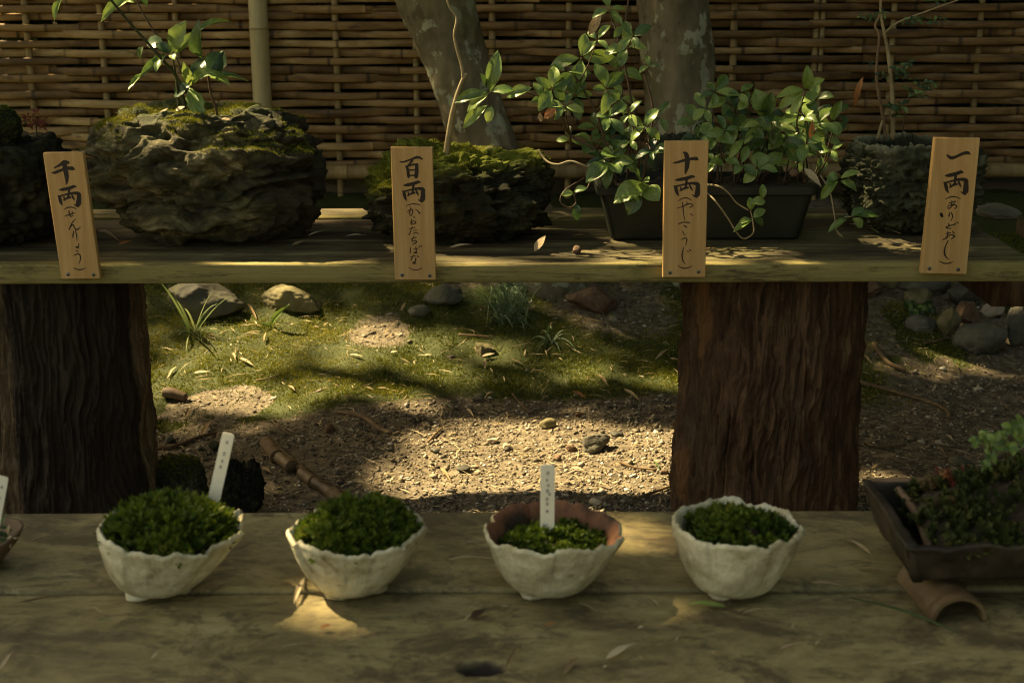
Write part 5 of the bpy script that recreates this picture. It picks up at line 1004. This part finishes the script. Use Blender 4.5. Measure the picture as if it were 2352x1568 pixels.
for lb, pts, r in (('long bare root twig running across the shaded soil at right', [R6(1140, 760), R6(1300, 800), R6(1450, 840), R6(1600, 880), R6(1700, 930), R6(1720, 980)], .007), ('bent root curving down beside the right stump', [R6(1235, 510), R6(1290, 590), R6(1340, 640), R6(1440, 680)], .008), ('thin stick below the long bare root', [R6(1180, 1140), R6(1280, 1165), R6(1440, 1150)], .004),
                   ('thin straight stick in front of the olive stone', [R6(1560, 515), R6(1630, 500), R6(1700, 480)], .004), ('slanting twig in the gravel near the angular stone', [R5(560, 1135), R5(610, 1080), R5(655, 1040)], .003), ('dark twig lying along the soil near the right stump foot', [R5(1900, 1490), R5(2000, 1455), R5(2120, 1410)], .004),
                   ('dark root end poking from soil near the left stump', [R4(965, 1160), R4(1100, 1165), R4(1250, 1110), R4(1400, 1070)], .006), ('long thin twig in the mid soil shade', [R5(1100, 835), R5(1160, 895), R5(1225, 950)], .0028), ('thin twig on the moss beside the pale rock', [R5(760, 462), R5(850, 470), R5(960, 478)], .004), ('low dark twig at the front of the gravel', [R5(1780, 1260), R5(1880, 1295), R5(2020, 1310)], .0035),
                   ('hooked twig lying right in the shaded litter', [R6(1660, 1170), R6(1750, 1250), R6(1900, 1300)], .0035), ('brown twig left of the bamboo stick', [R5(-430, 1000), R5(-400, 1030), R5(-310, 1090)], .0025), ('slim twig on the moss left of centre', [R4(1635, 755), R4(1710, 745), R4(1790, 720)], .0026)):
    stick('twig', lb, 'twig', [on(u, v) for u, v in pts], [r * (1 - .3 * i / len(pts)) for i in range(len(pts))], m_twig, 7)
def gleaf(c_, ang, L, mat, label, kind='dry', wr=.26, group=None, tilt=.15):
    u, v = c_; a = math.radians(ang); du, dv = math.cos(a) * L / 2, math.sin(a) * L / 2
    o = put_leaf(None, mat, on(u - du, v + dv, .006), on(u + du, v - dv, .010), L * wr * S(4), (random.uniform(-tilt, tilt), -.3, 1), kind, 'fallen_leaf'); prop(o, label, 'leaf', group)
NAMED = [(R4(1325, 1040), 55, 42, .3, 'broad tan dry leaf at the lower left of the moss'), (R4(1205, 945), 62, 34, .22, 'slim upright lying dry leaf left of the broad tan one'), (R4(1290, 705), 3, 38, .22, 'pale dry leaf lying level on the left moss'), (R4(1100, 700), 55, 38, .16, 'narrow folded dry leaf left of the level pale one'), (R4(1575, 637), -28, 36, .22, 'whitish dry leaf on the bright moss patch'),
         (R4(1610, 320), -60, 46, .2, 'long dry leaf leaning on the rock beside the seedling'), (R5(925, 650), 88, 24, .34, 'pale leaf pointing at the lone mossy rock'), (R5(945, 596), 12, 32, .3, 'dry leaf touching the bottom of the lone mossy rock'), (R5(105, 600), -12, 32, .24, 'small white dry leaf in the left middle moss'), (R5(1680, 757), -50, 36, .26, 'dry oval leaf on the right middle moss'),
         (R5(1862, 838), -30, 42, .24, 'largest pale dry leaf near the right stump'), (R5(1530, 842), -25, 34, .28, 'brown orange leaf on the moss edge right of centre'), (R5(2065, 585), 35, 48, .13, 'very narrow straw coloured leaf next to the right stump'), (R5(645, 935), 85, 30, .24, 'small upright pale leaf at the moss border'), (R5(830, 950), -50, 28, .26, 'small slanted pale leaf at the moss border'),
         (R5(80, 865), -10, 40, .16, 'white narrow dry leaf left of the bright moss spot'), (R5(320, 457), 30, 24, .26, 'dry leaf on the bare pinkish soil'), (R5(405, 280), 60, 18, .5, 'round pale leaf on the dark slate chip'), (R5(1130, 638), -25, 30, .2, 'olive dry leaf right below the mossy rock'), (R5(1520, 1312), -20, 34, .2, 'pale curled leaf in the right gravel'), (R5(675, 1345), -55, 44, .16, 'long pale leaf in the sunlit gravel foreground'),
         (R5(1680, 1410), -25, 36, .15, 'thin leaf by the chunky white pebble'), (R4(1700, 1315), -35, 26, .3, 'small pale leaf near the bamboo stick'), (R4(1690, 480), 75, 20, .3, 'tiny cream leaf left of the upper moss'), (R6(1195, 615), -55, 26, .25, 'dry leaf beside the bent root'), (R6(1258, 688), -28, 24, .25, 'dry leaf just below the one at the bent root'), (R6(1390, 535), -60, 18, .3, 'tiny pale leaf above the litter at right'),
         (R6(1455, 1112), -30, 32, .25, 'tan leaf lying on the shaded soil right of the stump'), (R6(1665, 725), -25, 26, .2, 'narrow tan leaf in the right litter'), (R6(1350, 858), 5, 26, .25, 'flat tan leaf on the long bare root'), (R6(1765, 665), -70, 16, .35, 'small curled leaf in the right litter'), (R6(1900, 780), 80, 14, .4, 'tiny pale leaf far right in the litter')]
for c_, a, L, wr, lb in NAMED: gleaf(c_, a, L, m_dryo if 'orange' in lb else m_dry, lb, wr=wr)
gleaf(R5(692, 910), -38, 30, m_leaf, 'green narrow leaf lying on the moss border', 'lance', .2); gleaf(R5(2020, 1285), -55, 26, m_leaf, 'green leaf sliver in the gravel by the right stump', 'lance', .2); gleaf(R6(2100, 650), 3, 34, m_leaf, 'green straw of a leaf in the far right shade', 'lance', .12)
for i in range(70):
    u = random.uniform(350, 1550) if i < 46 else random.uniform(1985, 2345); v = random.uniform(700, 1150)
    q_ = GG(u, v); L_ = random.uniform(10, 24); a_ = random.uniform(-80, 80)
    pos = ('on the moss at far left', 'on the moss left of centre', 'on the moss right of centre', 'on the moss beside the right stump')[min(3, int((u - 350) / 300))] if mossm(q_.x, q_.y) > .5 else ('on the soil beside the left stump', 'on the soil left of the sunlit gravel', 'in the sunlit gravel', 'on the gravel by the right stump')[min(3, int((u - 350) / 300))]
    if u > 1700: pos = 'in the right litter ' + ('near the stone pile' if v < 850 else 'midway' if v < 1000 else 'near the bench')
    gleaf((u, v), a_, L_, m_dry, ('tiny' if L_ < 15 else 'small') + (' upright' if abs(a_) > 55 else ' slanting' if abs(a_) > 20 else ' level') + ' dry leaf ' + pos, wr=random.uniform(.15, .35), group='small dry leaves scattered on the ground')

# ------------------------------------------------------------------ white bowls on the front bench
def bowl(label, uL, uR, vrim, ubase, vbase, seed, petals, belly, tilt, moss_h, moss_label, moss_n, mh, soil_drop, cols_inside=None, rb=0.45):
    rg = random.Random(seed); b_ = GB(ubase, vbase - 14); Yc = b_.y + 0.03; k = S(Yc) * 1.1
    c_ = Vector((P(ubase, vbase - 30, Yc).x, Yc, zb)); R = (P(uR, vrim, Yc).x - P(uL, vrim, Yc).x) / 2; cx = (P(uR, vrim, Yc).x + P(uL, vrim, Yc).x) / 2; H = P(ubase, vrim, Yc).z - zb
    root = thing('white_bowl', label, 'bowl', (cx, Yc, zb), 'white petal rimmed bowls on the front bench')
    nph = 220; ph = np.linspace(0, 2 * np.pi, nph, endpoint=False)
    edges = np.cumsum([rg.uniform(.7, 1.3) for _ in range(petals)]); edges = edges / edges[-1] * 2 * np.pi; edges = np.concatenate([[0], edges])
    off = rg.uniform(0, 1); pp = (ph + off) % (2 * np.pi); idx = np.clip(np.searchsorted(edges, pp, side='right') - 1, 0, petals - 1)
    s_ = (pp - edges[idx]) / (edges[idx + 1] - edges[idx]) * 2 - 1; ph_ = np.array([rg.uniform(-.05, .07) for _ in range(petals)])[idx]
    rise = 1 + ph_ * .7 - 0.055 * np.abs(s_) ** 3 + 0.03 * vn(ph * 4, seed, 0) + 0.028 * vn(ph * 11, seed, 3) + 0.016 * vn(ph * 27, seed, 5)
    step = 0.026 * s_
    leanx = (cx - c_.x)
    def surf(t, inner):
        t = t[:, None]; prof = rb + (1 - rb) * t ** belly
        r = R * prof * (1 + t * (0.018 * (1 - s_ ** 2)[None] + step[None]) + 0.02 * fbm(np.cos(ph)[None] * 2 + seed, np.sin(ph)[None] * 2, t * 2, 3) + 0.006 * fbm(np.cos(ph)[None] * 9 + seed, np.sin(ph)[None] * 9, t * 9, 2) + 0.012 * fbm(np.cos(ph)[None] * 4 + seed, np.sin(ph)[None] * 4, t * 5, 2)) - inner
        z = H * t * (1 + (rise - 1)[None] * t) + (inner * .9 if False else 0)
        return np.stack([cx - leanx * (1 - t) + r * np.cos(ph)[None], Yc + r * np.sin(ph)[None], zb + .004 + z], -1)
    to = np.linspace(0, 1, 30); ti = np.linspace(1, 0.3, 16)
    A = surf(to, 0.0); B = surf(ti, 0.0075 + 0 * ti[0])
    lip = (A[-1] + B[0]) / 2; lip[:, 2] += 0.003
    bot = A[0:1] * .0 + np.array([cx - leanx, Yc, zb + .006]); bot = np.broadcast_to(bot, (1, nph, 3))
    W = np.concatenate([bot, A, lip[None], B], 0)
    tiltm = math.radians(tilt); W0 = W - np.array([cx, Yc, zb])
    def rotv(q):
        q = q.copy(); x, z = q[..., 0].copy(), q[..., 2].copy(); q[..., 0] = x * math.cos(tiltm) + z * math.sin(tiltm); q[..., 2] = -x * math.sin(tiltm) + z * math.cos(tiltm); q[..., 2] += abs(math.sin(tiltm)) * R * rb; return q
    W = rotv(W0) + np.array([cx, Yc, zb]); n0 = W.shape[0]
    tt = np.concatenate([[0], to, [1.0], ti]); st = np.repeat((np.clip(1 - tt * 4, 0, 1) * .55 + np.clip((tt - .93) / .07, 0, 1) * .30)[:, None], nph, 1)
    obj('shell', W[:32].reshape(-1, 3), gridf(32, nph, True), m_bowl, root, attr={'stain': st[:32]})
    obj('inner_wall', W[31:].reshape(-1, 3), gridf(n0 - 31, nph, True), cols_inside or m_bowl, root, attr={'stain': st[31:]})
    for a in (235, 350, 110):
        fx, fy = cx - leanx + R * rb * .85 * math.cos(math.radians(a)), Yc + R * rb * .85 * math.sin(math.radians(a))
        V, F, Q, m_ = lump_mesh((fx, fy, zb + .007), (.016, .012, .009), seed + a, p=2.4, lvl=3); obj('foot', V, F, m_bowl, root, attr={'stain': m_ * 0 + .3})
    # soil and moss
    rm = R * (rb + (1 - rb) * soil_drop ** belly) - .013; zs = H * soil_drop
    rr = np.linspace(0, 1, 22)[:, None]; a = ph[None, ::4]
    dome = zs + moss_h * (1 - rr ** 2.2) + 0.009 * fbm(rr * np.cos(a) * 4 + seed, rr * np.sin(a) * 5, 0, 3) * (1 - rr ** 6) + 0 * a
    D = np.stack([rr * rm * np.cos(a) + 0 * dome, rr * rm * np.sin(a) + 0 * dome, dome], -1)
    D = rotv(D) + np.array([cx, Yc, zb]); ff = gridf(22, D.shape[1], True)
    obj('soil', D.reshape(-1, 3), ff, m_darksoil, root)
    V = D.reshape(-1, 3); tri = np.concatenate([ff[:, [0, 1, 2]], ff[:, [0, 2, 3]]])
    nrm_up = np.cross(V[tri[:, 1]] - V[tri[:, 0]], V[tri[:, 2]] - V[tri[:, 0]])[:, 2].mean()
    if nrm_up < 0: tri = tri[:, ::-1]
    o = moss_on(root, 'moss', V, tri, None, lambda p, n: np.clip(fbm(p[:, 0] * 60 + seed, p[:, 1] * 60, 0, 2) + .75, .1, 1) * (1 if moss_label else 1), moss_n, mh, 0.0013, m_pmoss, seed, .9, tuft=26)
    return root, Vector((cx, Yc, zb + zs)), R, H
b1 = bowl('first white bowl, filled high with bushy moss, a white plant label at its back', 222, 552, 1220, 362, 1392, 3, 6, .56, 2.5, .036, 1, 30000, .019, .86, rb=.40)
b2 = bowl('second white bowl, domed moss and a notched front petal, no label', 668, 982, 1220, 812, 1390, 14, 6, .58, -1.0, .038, 1, 30000, .015, .86, rb=.40)
b3 = bowl('third white bowl with sunken moss, showing its red brown inner wall, label standing inside', 1113, 1430, 1220, 1258, 1386, 25, 7, .52, 0.5, .010, 1, 18000, .012, .68, m_terra, rb=.44)
b4 = bowl('fourth white bowl, rounder with broad petals, filled with dark moss', 1543, 1837, 1212, 1680, 1390, 36, 7, .46, 1.5, .012, 1, 22000, .012, .88, rb=.44)

def label_stake(label, top, bot, Y, wpx, marks):
    a, b_ = P(*top, Y), P(*bot, Y); wd = wpx / 2 * S(Y); ax = (a - b_).normalized(); sd = Vector((ax.z, 0, -ax.x)); L = (a - b_).length; c_ = wd * .35
    pts = [(-wd + c_ * .0, L - c_), (-wd + c_ * .3, L - c_ * .3), (-wd + c_, L), (wd - c_, L), (wd - c_ * .3, L - c_ * .3), (wd, L - c_), (wd, L * .1), (wd * .1, -L * .10), (-wd * .8, -L * .12), (-wd, 0)]
    r0 = [b_ + sd * x + ax * y for x, y in pts]; V, F = loft([r0, [q + Vector((0, .0012, 0)) for q in r0]])
    root = thing('plant_label', label, 'label', b_); obj('tag', V, F, m_label, root, smooth=False)
    ST_ = []
    for j, (x, y, s_) in enumerate(marks):
        def t3(X, Y_, l): q = b_ + sd * (X * wd) + ax * (L * (1 - Y_)); return Vector((q.x, q.y - .0005 - l, q.z))
        q = s_
        for (x0, y0, x1, y1) in ((-.22, -.010, .2, -.014), (-.02, -.022, -.06, .02), (-.2, .014, .2, .012)):
            p0, p1 = t3(x + x0 * q, y + y0 * q, .0001 * j), t3(x + x1 * q, y + y1 * q, .0001 * j); d = (p1 - p0).normalized(); n_ = Vector((d.z, 0, -d.x)) * .0007
            o_ = len(ST_); ST_ += [p0 - n_, p0 + n_, p1 + n_, p1 - n_]
    if ST_:
        obj('faded_writing', ST_, [tuple(range(i, i + 4)) for i in range(0, len(ST_), 4)], m_faint, root, smooth=False)
    return root
label_stake('tilted white plastic plant label stuck in the first bowl', (525, 995), (488, 1160), b1[1].y + .055, 29, [(.1, .12, 1), (.05, .28, 1.2), (.0, .38, .9), (-.05, .46, 1)])
label_stake('upright white plastic plant label in the third bowl', (1258, 1067), (1257, 1222), b3[1].y + .01, 34, [(.05, .12, 1), (-.1, .22, .7), (.1, .30, .8), (0, .38, 1.2), (.3, .43, .8), (-.05, .50, 1), (0, .57, .9), (0, .68, .9)])
label_stake('white plant label cut by the left edge of the picture', (6, 1093), (-16, 1215), G(-30, 1330, zb).y + .02, 28, [(.2, .2, 1), (.15, .4, 1)])

# brown dish at the left edge
b_ = GB(-50, 1322); Yc = b_.y + .03; xd = P(-62, 1300, Yc).x; Rd = P(46, 1240, Yc).x - xd; Hd = P(0, 1225, Yc).z - zb
dish = thing('brown_dish', 'brown clay dish with a sprouting plant, cut by the left edge', 'dish', (xd, Yc, zb))
prof = [(.45, 0), (.52, .03), (.72, .35), (.92, .7), (1.0, .93), (1.02, 1.0), (.97, 1.02), (.93, .95), (.88, .8), (0.0, .75)]
V, F = loft([[(xd + Rd * r * (1 + .02 * math.sin(5 * t)) * math.cos(t), Yc + Rd * r * math.sin(t), zb + .001 + Hd * h * (1 + .05 * math.sin(3 * t + 1))) for t in np.linspace(0, 2 * math.pi, 64, endpoint=False)] for r, h in prof]); obj('shell', V, F, m_clayrim, dish)
for k in range(7): whorl(dish, [m_leaf, m_leaf_d, m_dry], Vector((xd + random.uniform(-.3, .85) * Rd, Yc + random.uniform(-.3, .3) * Rd, zb + Hd * random.uniform(.85, 1.15))), .02, 5, wr=.3, kind='lance')

# dark clay trough at the right with its half pipe rest
Yq = 1.715
x0 = 0.478; zT = 0.545; zB_ = 0.492; x1 = x0 + .42
tr = thing('clay_trough', 'dark broken clay trough with moss and red sprigs, at the right end of the bench', 'trough', (x0 + .2, Yq, zb))
yA, yB = Yq - .105, Yq + .105
def wall(name, c8, mat, seed, res=14):
    """thick slab with a weathered surface between an outer quad and an inner quad"""
    A, B = [Vector(p) for p in c8[:4]], [Vector(p) for p in c8[4:]]
    rings = []
    for k in range(res * 3 + 1):
        t = k / (res * 3); q = []
        e = [A[0].lerp(A[1], t), A[3].lerp(A[2], t), B[3].lerp(B[2], t), B[0].lerp(B[1], t)]
        for i in range(4):
            p, r_ = e[i], e[(i + 1) % 4]; m_ = res if i in (0, 2) else 3
            for j in range(m_): q.append(p.lerp(r_, j / m_))
        rings.append(q)
    V, F = loft(rings); V = np.array([list(p) for p in V]); n = np.stack([fbm(V[:, 0] * 26 + seed + 9 * i, V[:, 1] * 26, V[:, 2] * 26, 3) for i in range(3)], -1)
    return obj(name, V + n * .003, F, mat, tr)
tp, dz = .012, zT - zB_
wall('front_wall', [(x0 + .004, yA, zT - .004), (x1, yA - .004, zT), (x1, yA + .012, zB_), (x0 + .016, yA + .012, zB_), (x0 + .004, yA + tp, zT - .004), (x1, yA + tp, zT), (x1, yA + .012 + tp, zB_), (x0 + .016, yA + .012 + tp, zB_)], m_darkclay, 1)
wall('back_wall', [(x0, yB - tp, zT + .002), (x1, yB - tp, zT + .004), (x1, yB - .012 - tp, zB_), (x0 + .016, yB - .012 - tp, zB_), (x0, yB, zT + .002), (x1, yB, zT + .004), (x1, yB - .012, zB_), (x0 + .016, yB - .012, zB_)], m_darkclay, 2)
wall('end_wall', [(x0, yB + .001, zT + .003), (x0 + .003, yA - .001, zT - .002), (x0 + .02, yA + .01, zB_ - .002), (x0 + .02, yB - .012, zB_ - .002), (x0 + .013, yB + .001, zT + .003), (x0 + .016, yA - .001, zT - .002), (x0 + .032, yA + .01, zB_ - .002), (x0 + .032, yB - .012, zB_ - .002)], m_darkclay, 3)
V, F = box(((x0 + .02 + x1) / 2, Yq, zB_ + .003), (x1 - x0 - .02, yB - yA - .03, .008)); obj('bottom', V, F, m_darkclay, tr)
V, F = tube([(x0 + .045, yB - .016, zT - .004), (x0 + .052, Yq + .03, zT - .012), (x0 + .046, Yq - .04, zT - .016), (x0 + .036, yA + .016, zT - .012)], [.005, .006, .006, .005], 8, sub=6, jit=.06); obj('inner_band', V, F, m_clayrim, tr)
V, F = box((x0 + .16, yB - .006, zT + .0045), (.30, .011, .004)); obj('rim', V, F, m_clayrim, tr)
def sheet(A, B):
    n = len(A[0]); V = [p for r in A for p in r] + [p for r in B for p in r]; m = len(A); F = [tuple(int(i) for i in q) for q in gridf(m, n)] + [tuple(int(i) for i in q) for q in gridf(m, n, off=m * n)]
    for i in range(m - 1):
        for e in (0, n - 1): F.append((i * n + e, (i + 1) * n + e, m * n + (i + 1) * n + e, m * n + i * n + e))
    for i in range(n - 1):
        for e in (0, m - 1): F.append((e * n + i, e * n + i + 1, m * n + e * n + i + 1, m * n + e * n + i))
    return V, F
nx, ny = 70, 28; gx, gy = np.meshgrid(np.linspace(x0 + .046, x1 - .01, nx), np.linspace(yA + .012, yB - .012, ny))
sz_ = zT - .022 + (.018 + .06 * np.exp(-((gx - x0 - .24) / .14) ** 2)) * np.clip(1 - np.abs((gy - Yq) / .1) ** 3, 0, 1) * np.clip((gx - x0 - .04) / .03, 0, 1) + .010 * fbm(gx * 25, gy * 25, 0, 3); SV = np.stack([gx, gy, sz_], -1).reshape(-1, 3); sf = gridf(ny, nx)
obj('soil', SV, sf, m_darksoil, tr); tri = np.concatenate([sf[:, [0, 1, 2]], sf[:, [0, 2, 3]]])
moss_on(tr, 'moss', SV, tri, None, lambda p, n: np.clip(fbm(p[:, 0] * 30, p[:, 1] * 30, 0, 2) + .9, 0, 1), 34000, .015, .0013, m_tmoss, 4, .9, tuft=24)
rd = thing('red_sprig', 'dull red moss sprig growing at the rim of the dark trough', 'plant', P(2190, 1120, Yq + .06))
for k in range(26): whorl(rd, [m_red, m_dryo] if k % 5 == 0 else [m_red], P(random.gauss(2185, 22), random.gauss(1108, 14), Yq + .06 + random.uniform(-.03, .03)), .010, 5, wr=.3, kind='lance')
for k in range(6):
    a = P(2160 + k * 10, 1135, Yq + .06); stem(rd, [a, a + Vector((random.uniform(-.01, .01), 0, .02))], .001, .0007, m_stem)
gp = thing('lobed_leaf_plant', 'fresh green plant with small rounded lobed leaves at the right edge above the dark trough', 'plant', P(2300, 1150, Yq + .05))
for (u, v, sz) in ((2262, 1000, 26), (2285, 1015, 28), (2240, 1012, 20), (2275, 1045, 26), (2262, 1068, 22), (2300, 1000, 24), (2325, 985, 26), (2320, 1030, 26), (2345, 970, 24), (2350, 1010, 26), (2310, 1080, 24), (2345, 1060, 26), (2300, 1110, 24), (2335, 1100, 26), (2280, 1130, 22), (2360, 1130, 26), (2250, 1150, 18), (2330, 1150, 24), (2240, 1175, 16), (2300, 1185, 20), (2350, 1190, 22), (2375, 1040, 30)):
    whorl(gp, [m_leaf, m_leaf_b] if v < 1070 else [m_leaf_d, m_leaf], P(u, v, Yq + .05 + random.uniform(-.03, .03)), sz * S(Yq) * 1.0, 5, (random.uniform(-.2, .2), -.75, .6), wr=.75, kind='round')
for (u, v) in ((2270, 1010), (2320, 1000), (2350, 1030), (2300, 1085), (2340, 1100)): stem(gp, [P(2300, 1180, Yq + .06), P((2300 + u) / 2 + 5, (1180 + v) / 2, Yq + .06), P(u, v, Yq + .05)], .0014, .0009, m_stem, n=6)
# half bamboo pipe under the trough
hp = thing('half_pipe', 'old split bamboo tube lying arch up under the dark trough, open end forward', 'tube', GB(2190, 1425))
pf0, pf1 = GB(2203, 1428), GB(2120, 1330); Rh = 68 * S(pf0.y) * 1.03; ax = (pf1 - pf0).normalized(); sdv = Vector((0, 0, 1)).cross(ax).normalized()
A_, B_ = [], []
for k in range(14):
    c_ = pf0 + (pf1 - pf0) * (k / 13); bump = 1 + (.05 if k == 1 else 0)
    A_.append([c_ + sdv * (Rh * bump * math.cos(t)) + Vector((0, 0, .9 * Rh * bump * math.sin(t) + .001)) for t in np.linspace(0, math.pi, 30)]); B_.append([c_ + sdv * (Rh * .86 * math.cos(t)) + Vector((0, 0, .9 * Rh * .86 * math.sin(t) + .001)) for t in np.linspace(0, math.pi, 30)])
V, F = sheet(A_, B_); obj('tube_wall', V, F, m_tubewood, hp, smooth=False)
zz_ = (zb + .9 * Rh + .001 + zB_) / 2
V, F = box((x0 + .30, Yq + .01, (zb + zB_) / 2), (.10, .09, zB_ - zb)); o = obj('support_block', V, F, m_bark, tr); 
V, F = box((x0 + .09, Yq + .02, (zb + Rh * .88 + zB_) / 2), (.04, .05, max(.004, zB_ - zb - Rh * .88))); obj('support_block', V, F, m_bark, tr)

# ------------------------------------------------------------------ debris on the bench and shelf
def bleaf(u, v, ang, L, mat, label, kind='dry', wr=.2, gfun=GB, group=None, dz=.003, W=None):
    a = math.radians(ang); du, dv = math.cos(a) * L / 2, math.sin(a) * L / 2; p, q = gfun(u - du, v + dv), gfun(u + du, v - dv)
    o = put_leaf(None, mat, p + Vector((0, 0, dz)), q + Vector((0, 0, dz + .004)), L * wr * S(p.y), (random.uniform(-.1, .1), -.15, 1), kind, 'fallen_leaf'); prop(o, label, 'leaf', group)
for it in ((1425, 1500, 28, 76, m_dry, 'broad pale dry leaf on the bench in front of the third bowl', 'dry', .26), (1310, 1535, 50, 52, m_palerock, 'greyish curled leaf left of the broad pale one', 'dry', .3), (1180, 1510, 55, 70, m_dry, 'narrow leaf lying across the knot hole', 'dry', .14), (1080, 1318 - 30, 2, 100, m_dry, 'long straw leaf on the bench between the second and third bowl', 'lance', .08),
           (688, 1358, 68, 72, m_dry, 'stiff dry leaf piece beside the second bowl', 'dry', .18), (1970, 1260, -32, 78, m_dry, 'long pale leaf on the bench near the dark trough', 'dry', .16), (1995, 1313, -8, 60, m_dry, 'pale leaf just in front of the dark trough corner', 'dry', .2), (1905, 1350, -12, 88, m_dry, 'folded straw leaf pointing at the half pipe', 'dry', .12),
           (1622, 1395, -4, 92, m_leaf_b, 'fresh green leaf lying under the front of the fourth bowl', 'oval', .2), (225, 1410, -42, 40, m_dry, 'short straw bit on the bench front left', 'lance', .12), (240, 1432, -4, 46, m_leaf, 'green sliver on the bench front left', 'lance', .14), (1505, 1390, -45, 30, m_dry, 'curled straw bit between third and fourth bowl', 'dry', .2),
           (1350, 1400, -28, 46, m_dry, 'straw bit just right of the third bowl foot', 'lance', .1), (1235, 1262 - 15, -45, 50, m_dry, 'straw lying on the moss of the third bowl', 'lance', .12), (1815, 1490, 12, 52, m_dry, 'thin leaf on the bench right of centre', 'lance', .14), (1440 + 115, 1340 - 65, 60, 34, m_dry, 'straw bit between the two right bowls', 'lance', .14),
           (95, 1240, 12, 50, m_dry, 'thin straw on the bench near the brown dish', 'lance', .07), (100, 1385, 6, 150, m_twig, 'long faint stalk lying on the joint at left', 'lance', .04), (2185, 1540 - 22, -30, 34, m_dry, 'tiny leaf at the front right of the bench', 'lance', .2), (690, 1488, 2, 84, m_dry, 'faint straw lying on the bench front centre left', 'lance', .06), (15, 1575 - 50, 50, 50, m_dry, 'dry leaf at the lower left corner', 'dry', .2), (1745, 1408, 6, 80, m_dry, 'faint straw in the shadow of the fourth bowl', 'lance', .07), (1100, 1415, 20, 40, m_stem, 'small dark crumpled leaf in the middle of the bench', 'dry', .6), (1390, 1508 + 30, 0, 10, m_dry, 'crumb of leaf by the broad pale one', 'dry', .5), (2110, 1545 - 15, -3, 40, m_dry, 'flat straw bit at the front right', 'lance', .1), (1265, 1440, 0, 30, m_dryo, 'orange fleck on the bench in front of the third bowl', 'dry', .3), (748, 1445, 0, 24, m_dryo, 'orange crumb of leaf in front of the second bowl', 'dry', .7)):
    u, v, a, L, mt, lb, kd, wr = it
    bleaf(u, v, a, L, m_dry if mt is m_palerock else mt, lb, kd, wr)
V, F = tube([GB(1955, 1378) + Vector((0, 0, .003)), GB(2080, 1420) + Vector((0, 0, .010)), GB(2200, 1458) + Vector((0, 0, .003))], [.0007, .0018, .0006], 6, sub=6); o = obj('grass_stalk', V, F, m_leaf, None, origin=GB(2080, 1420)); prop(o, 'long green grass stalk lying in front of the half pipe', 'grass')
for i in range(16):
    bleaf(random.uniform(40, 2000), random.uniform(1380, 1560), random.uniform(-60, 60), random.uniform(10, 20), m_dry, 'tiny dry crumb on the front bench', 'dry', .3, group='tiny dry crumbs on the front bench')
def GS2(u, v): return G(u, v, zsh)
for u, v, a, L, wr, lb in ((252, 548, -28, 60, .12, 'thin twiggy leaf on the shelf beside the tilted first sign'), (290, 562, 10, 36, .4, 'brown curled leaf on the shelf left of the layered rock foot'), (690, 562, 12, 40, .3, 'tan leaf on the shelf at the right foot of the layered rock'), (730, 540, 10, 44, .14, 'straw leaf on the shelf between the first two rocks'), (1065, 570, 3, 66, .14, 'long straw leaf on the shelf in front of the black rock'),
                           (1300, 503, 8, 70, .14, 'pale leaf on the shelf right of the black rock'), (1290, 490 + 5, -12, 46, .3, 'whitish bent leaf on the shelf right of the black rock'), (1400, 565, -15, 30, .15, 'small straw at the shelf front before the planter'), (2010, 530, -12, 120, .05, 'long straw on the shelf before the lava bowl'), (2000, 532, -20, 40, .2, 'green yellow leaf tip on the shelf before the lava bowl'),
                           (820, 545, 0, 50, .12, 'straw on the shelf left of the black rock'), (1620, 578, 15, 50, .12, 'straw on the shelf before the dark planter'), (1700, 592, 5, 40, .1, 'pale straw near the shelf front edge'), (1330, 545, 4, 30, .3, 'brown leaf crumb on the shelf'), (800, 515, -5, 60, .08, 'thin straw across the dark shelf plank')):
    bleaf(u, v, a, L, m_leaf_b if 'green' in lb else m_dryo if 'brown' in lb else m_dry, lb, 'dry', wr, gfun=GS2)
a = GS2(1228, 582) + Vector((0, 0, .004)); o = put_leaf(None, m_dry, a, P(1252, 540, a.y + .01), 24 * S(2.8), (-.6, -.6, .4), 'dry', 'fallen_leaf'); prop(o, 'curled tan leaf standing on the shelf by the black rock corner', 'leaf')
b_ = GS2(1324, 580); V, F, Q, m_ = lump_mesh((b_.x, b_.y, zsh + .006), (.0095, .008, .009), 4, lvl=3, facet=.5); o = obj('pebble', V, F, m_brownrock, None, origin=b_); prop(o, 'small brown pebble on the shelf front', 'pebble')
o_ = P(1824, 396, 2.93); V, F, Q, m_ = lump_mesh((o_.x, o_.y, o_.z), (.011, .01, .010), 5, p=2, amp=.02, lvl=3); o = obj('pebble', V, F, m_clayrim, None, origin=o_); prop(o, 'round tan pebble on the soil of the green planter', 'pebble')
o = put_leaf(None, m_dry, Z3(680, 920, 2.9), Z3(780, 1020, 2.89), 44 * .42 * S(2.9), (.2, -.8, .6), 'dry', 'fallen_leaf'); prop(o, 'big withered tan leaf hanging over the rim of the green planter', 'leaf')
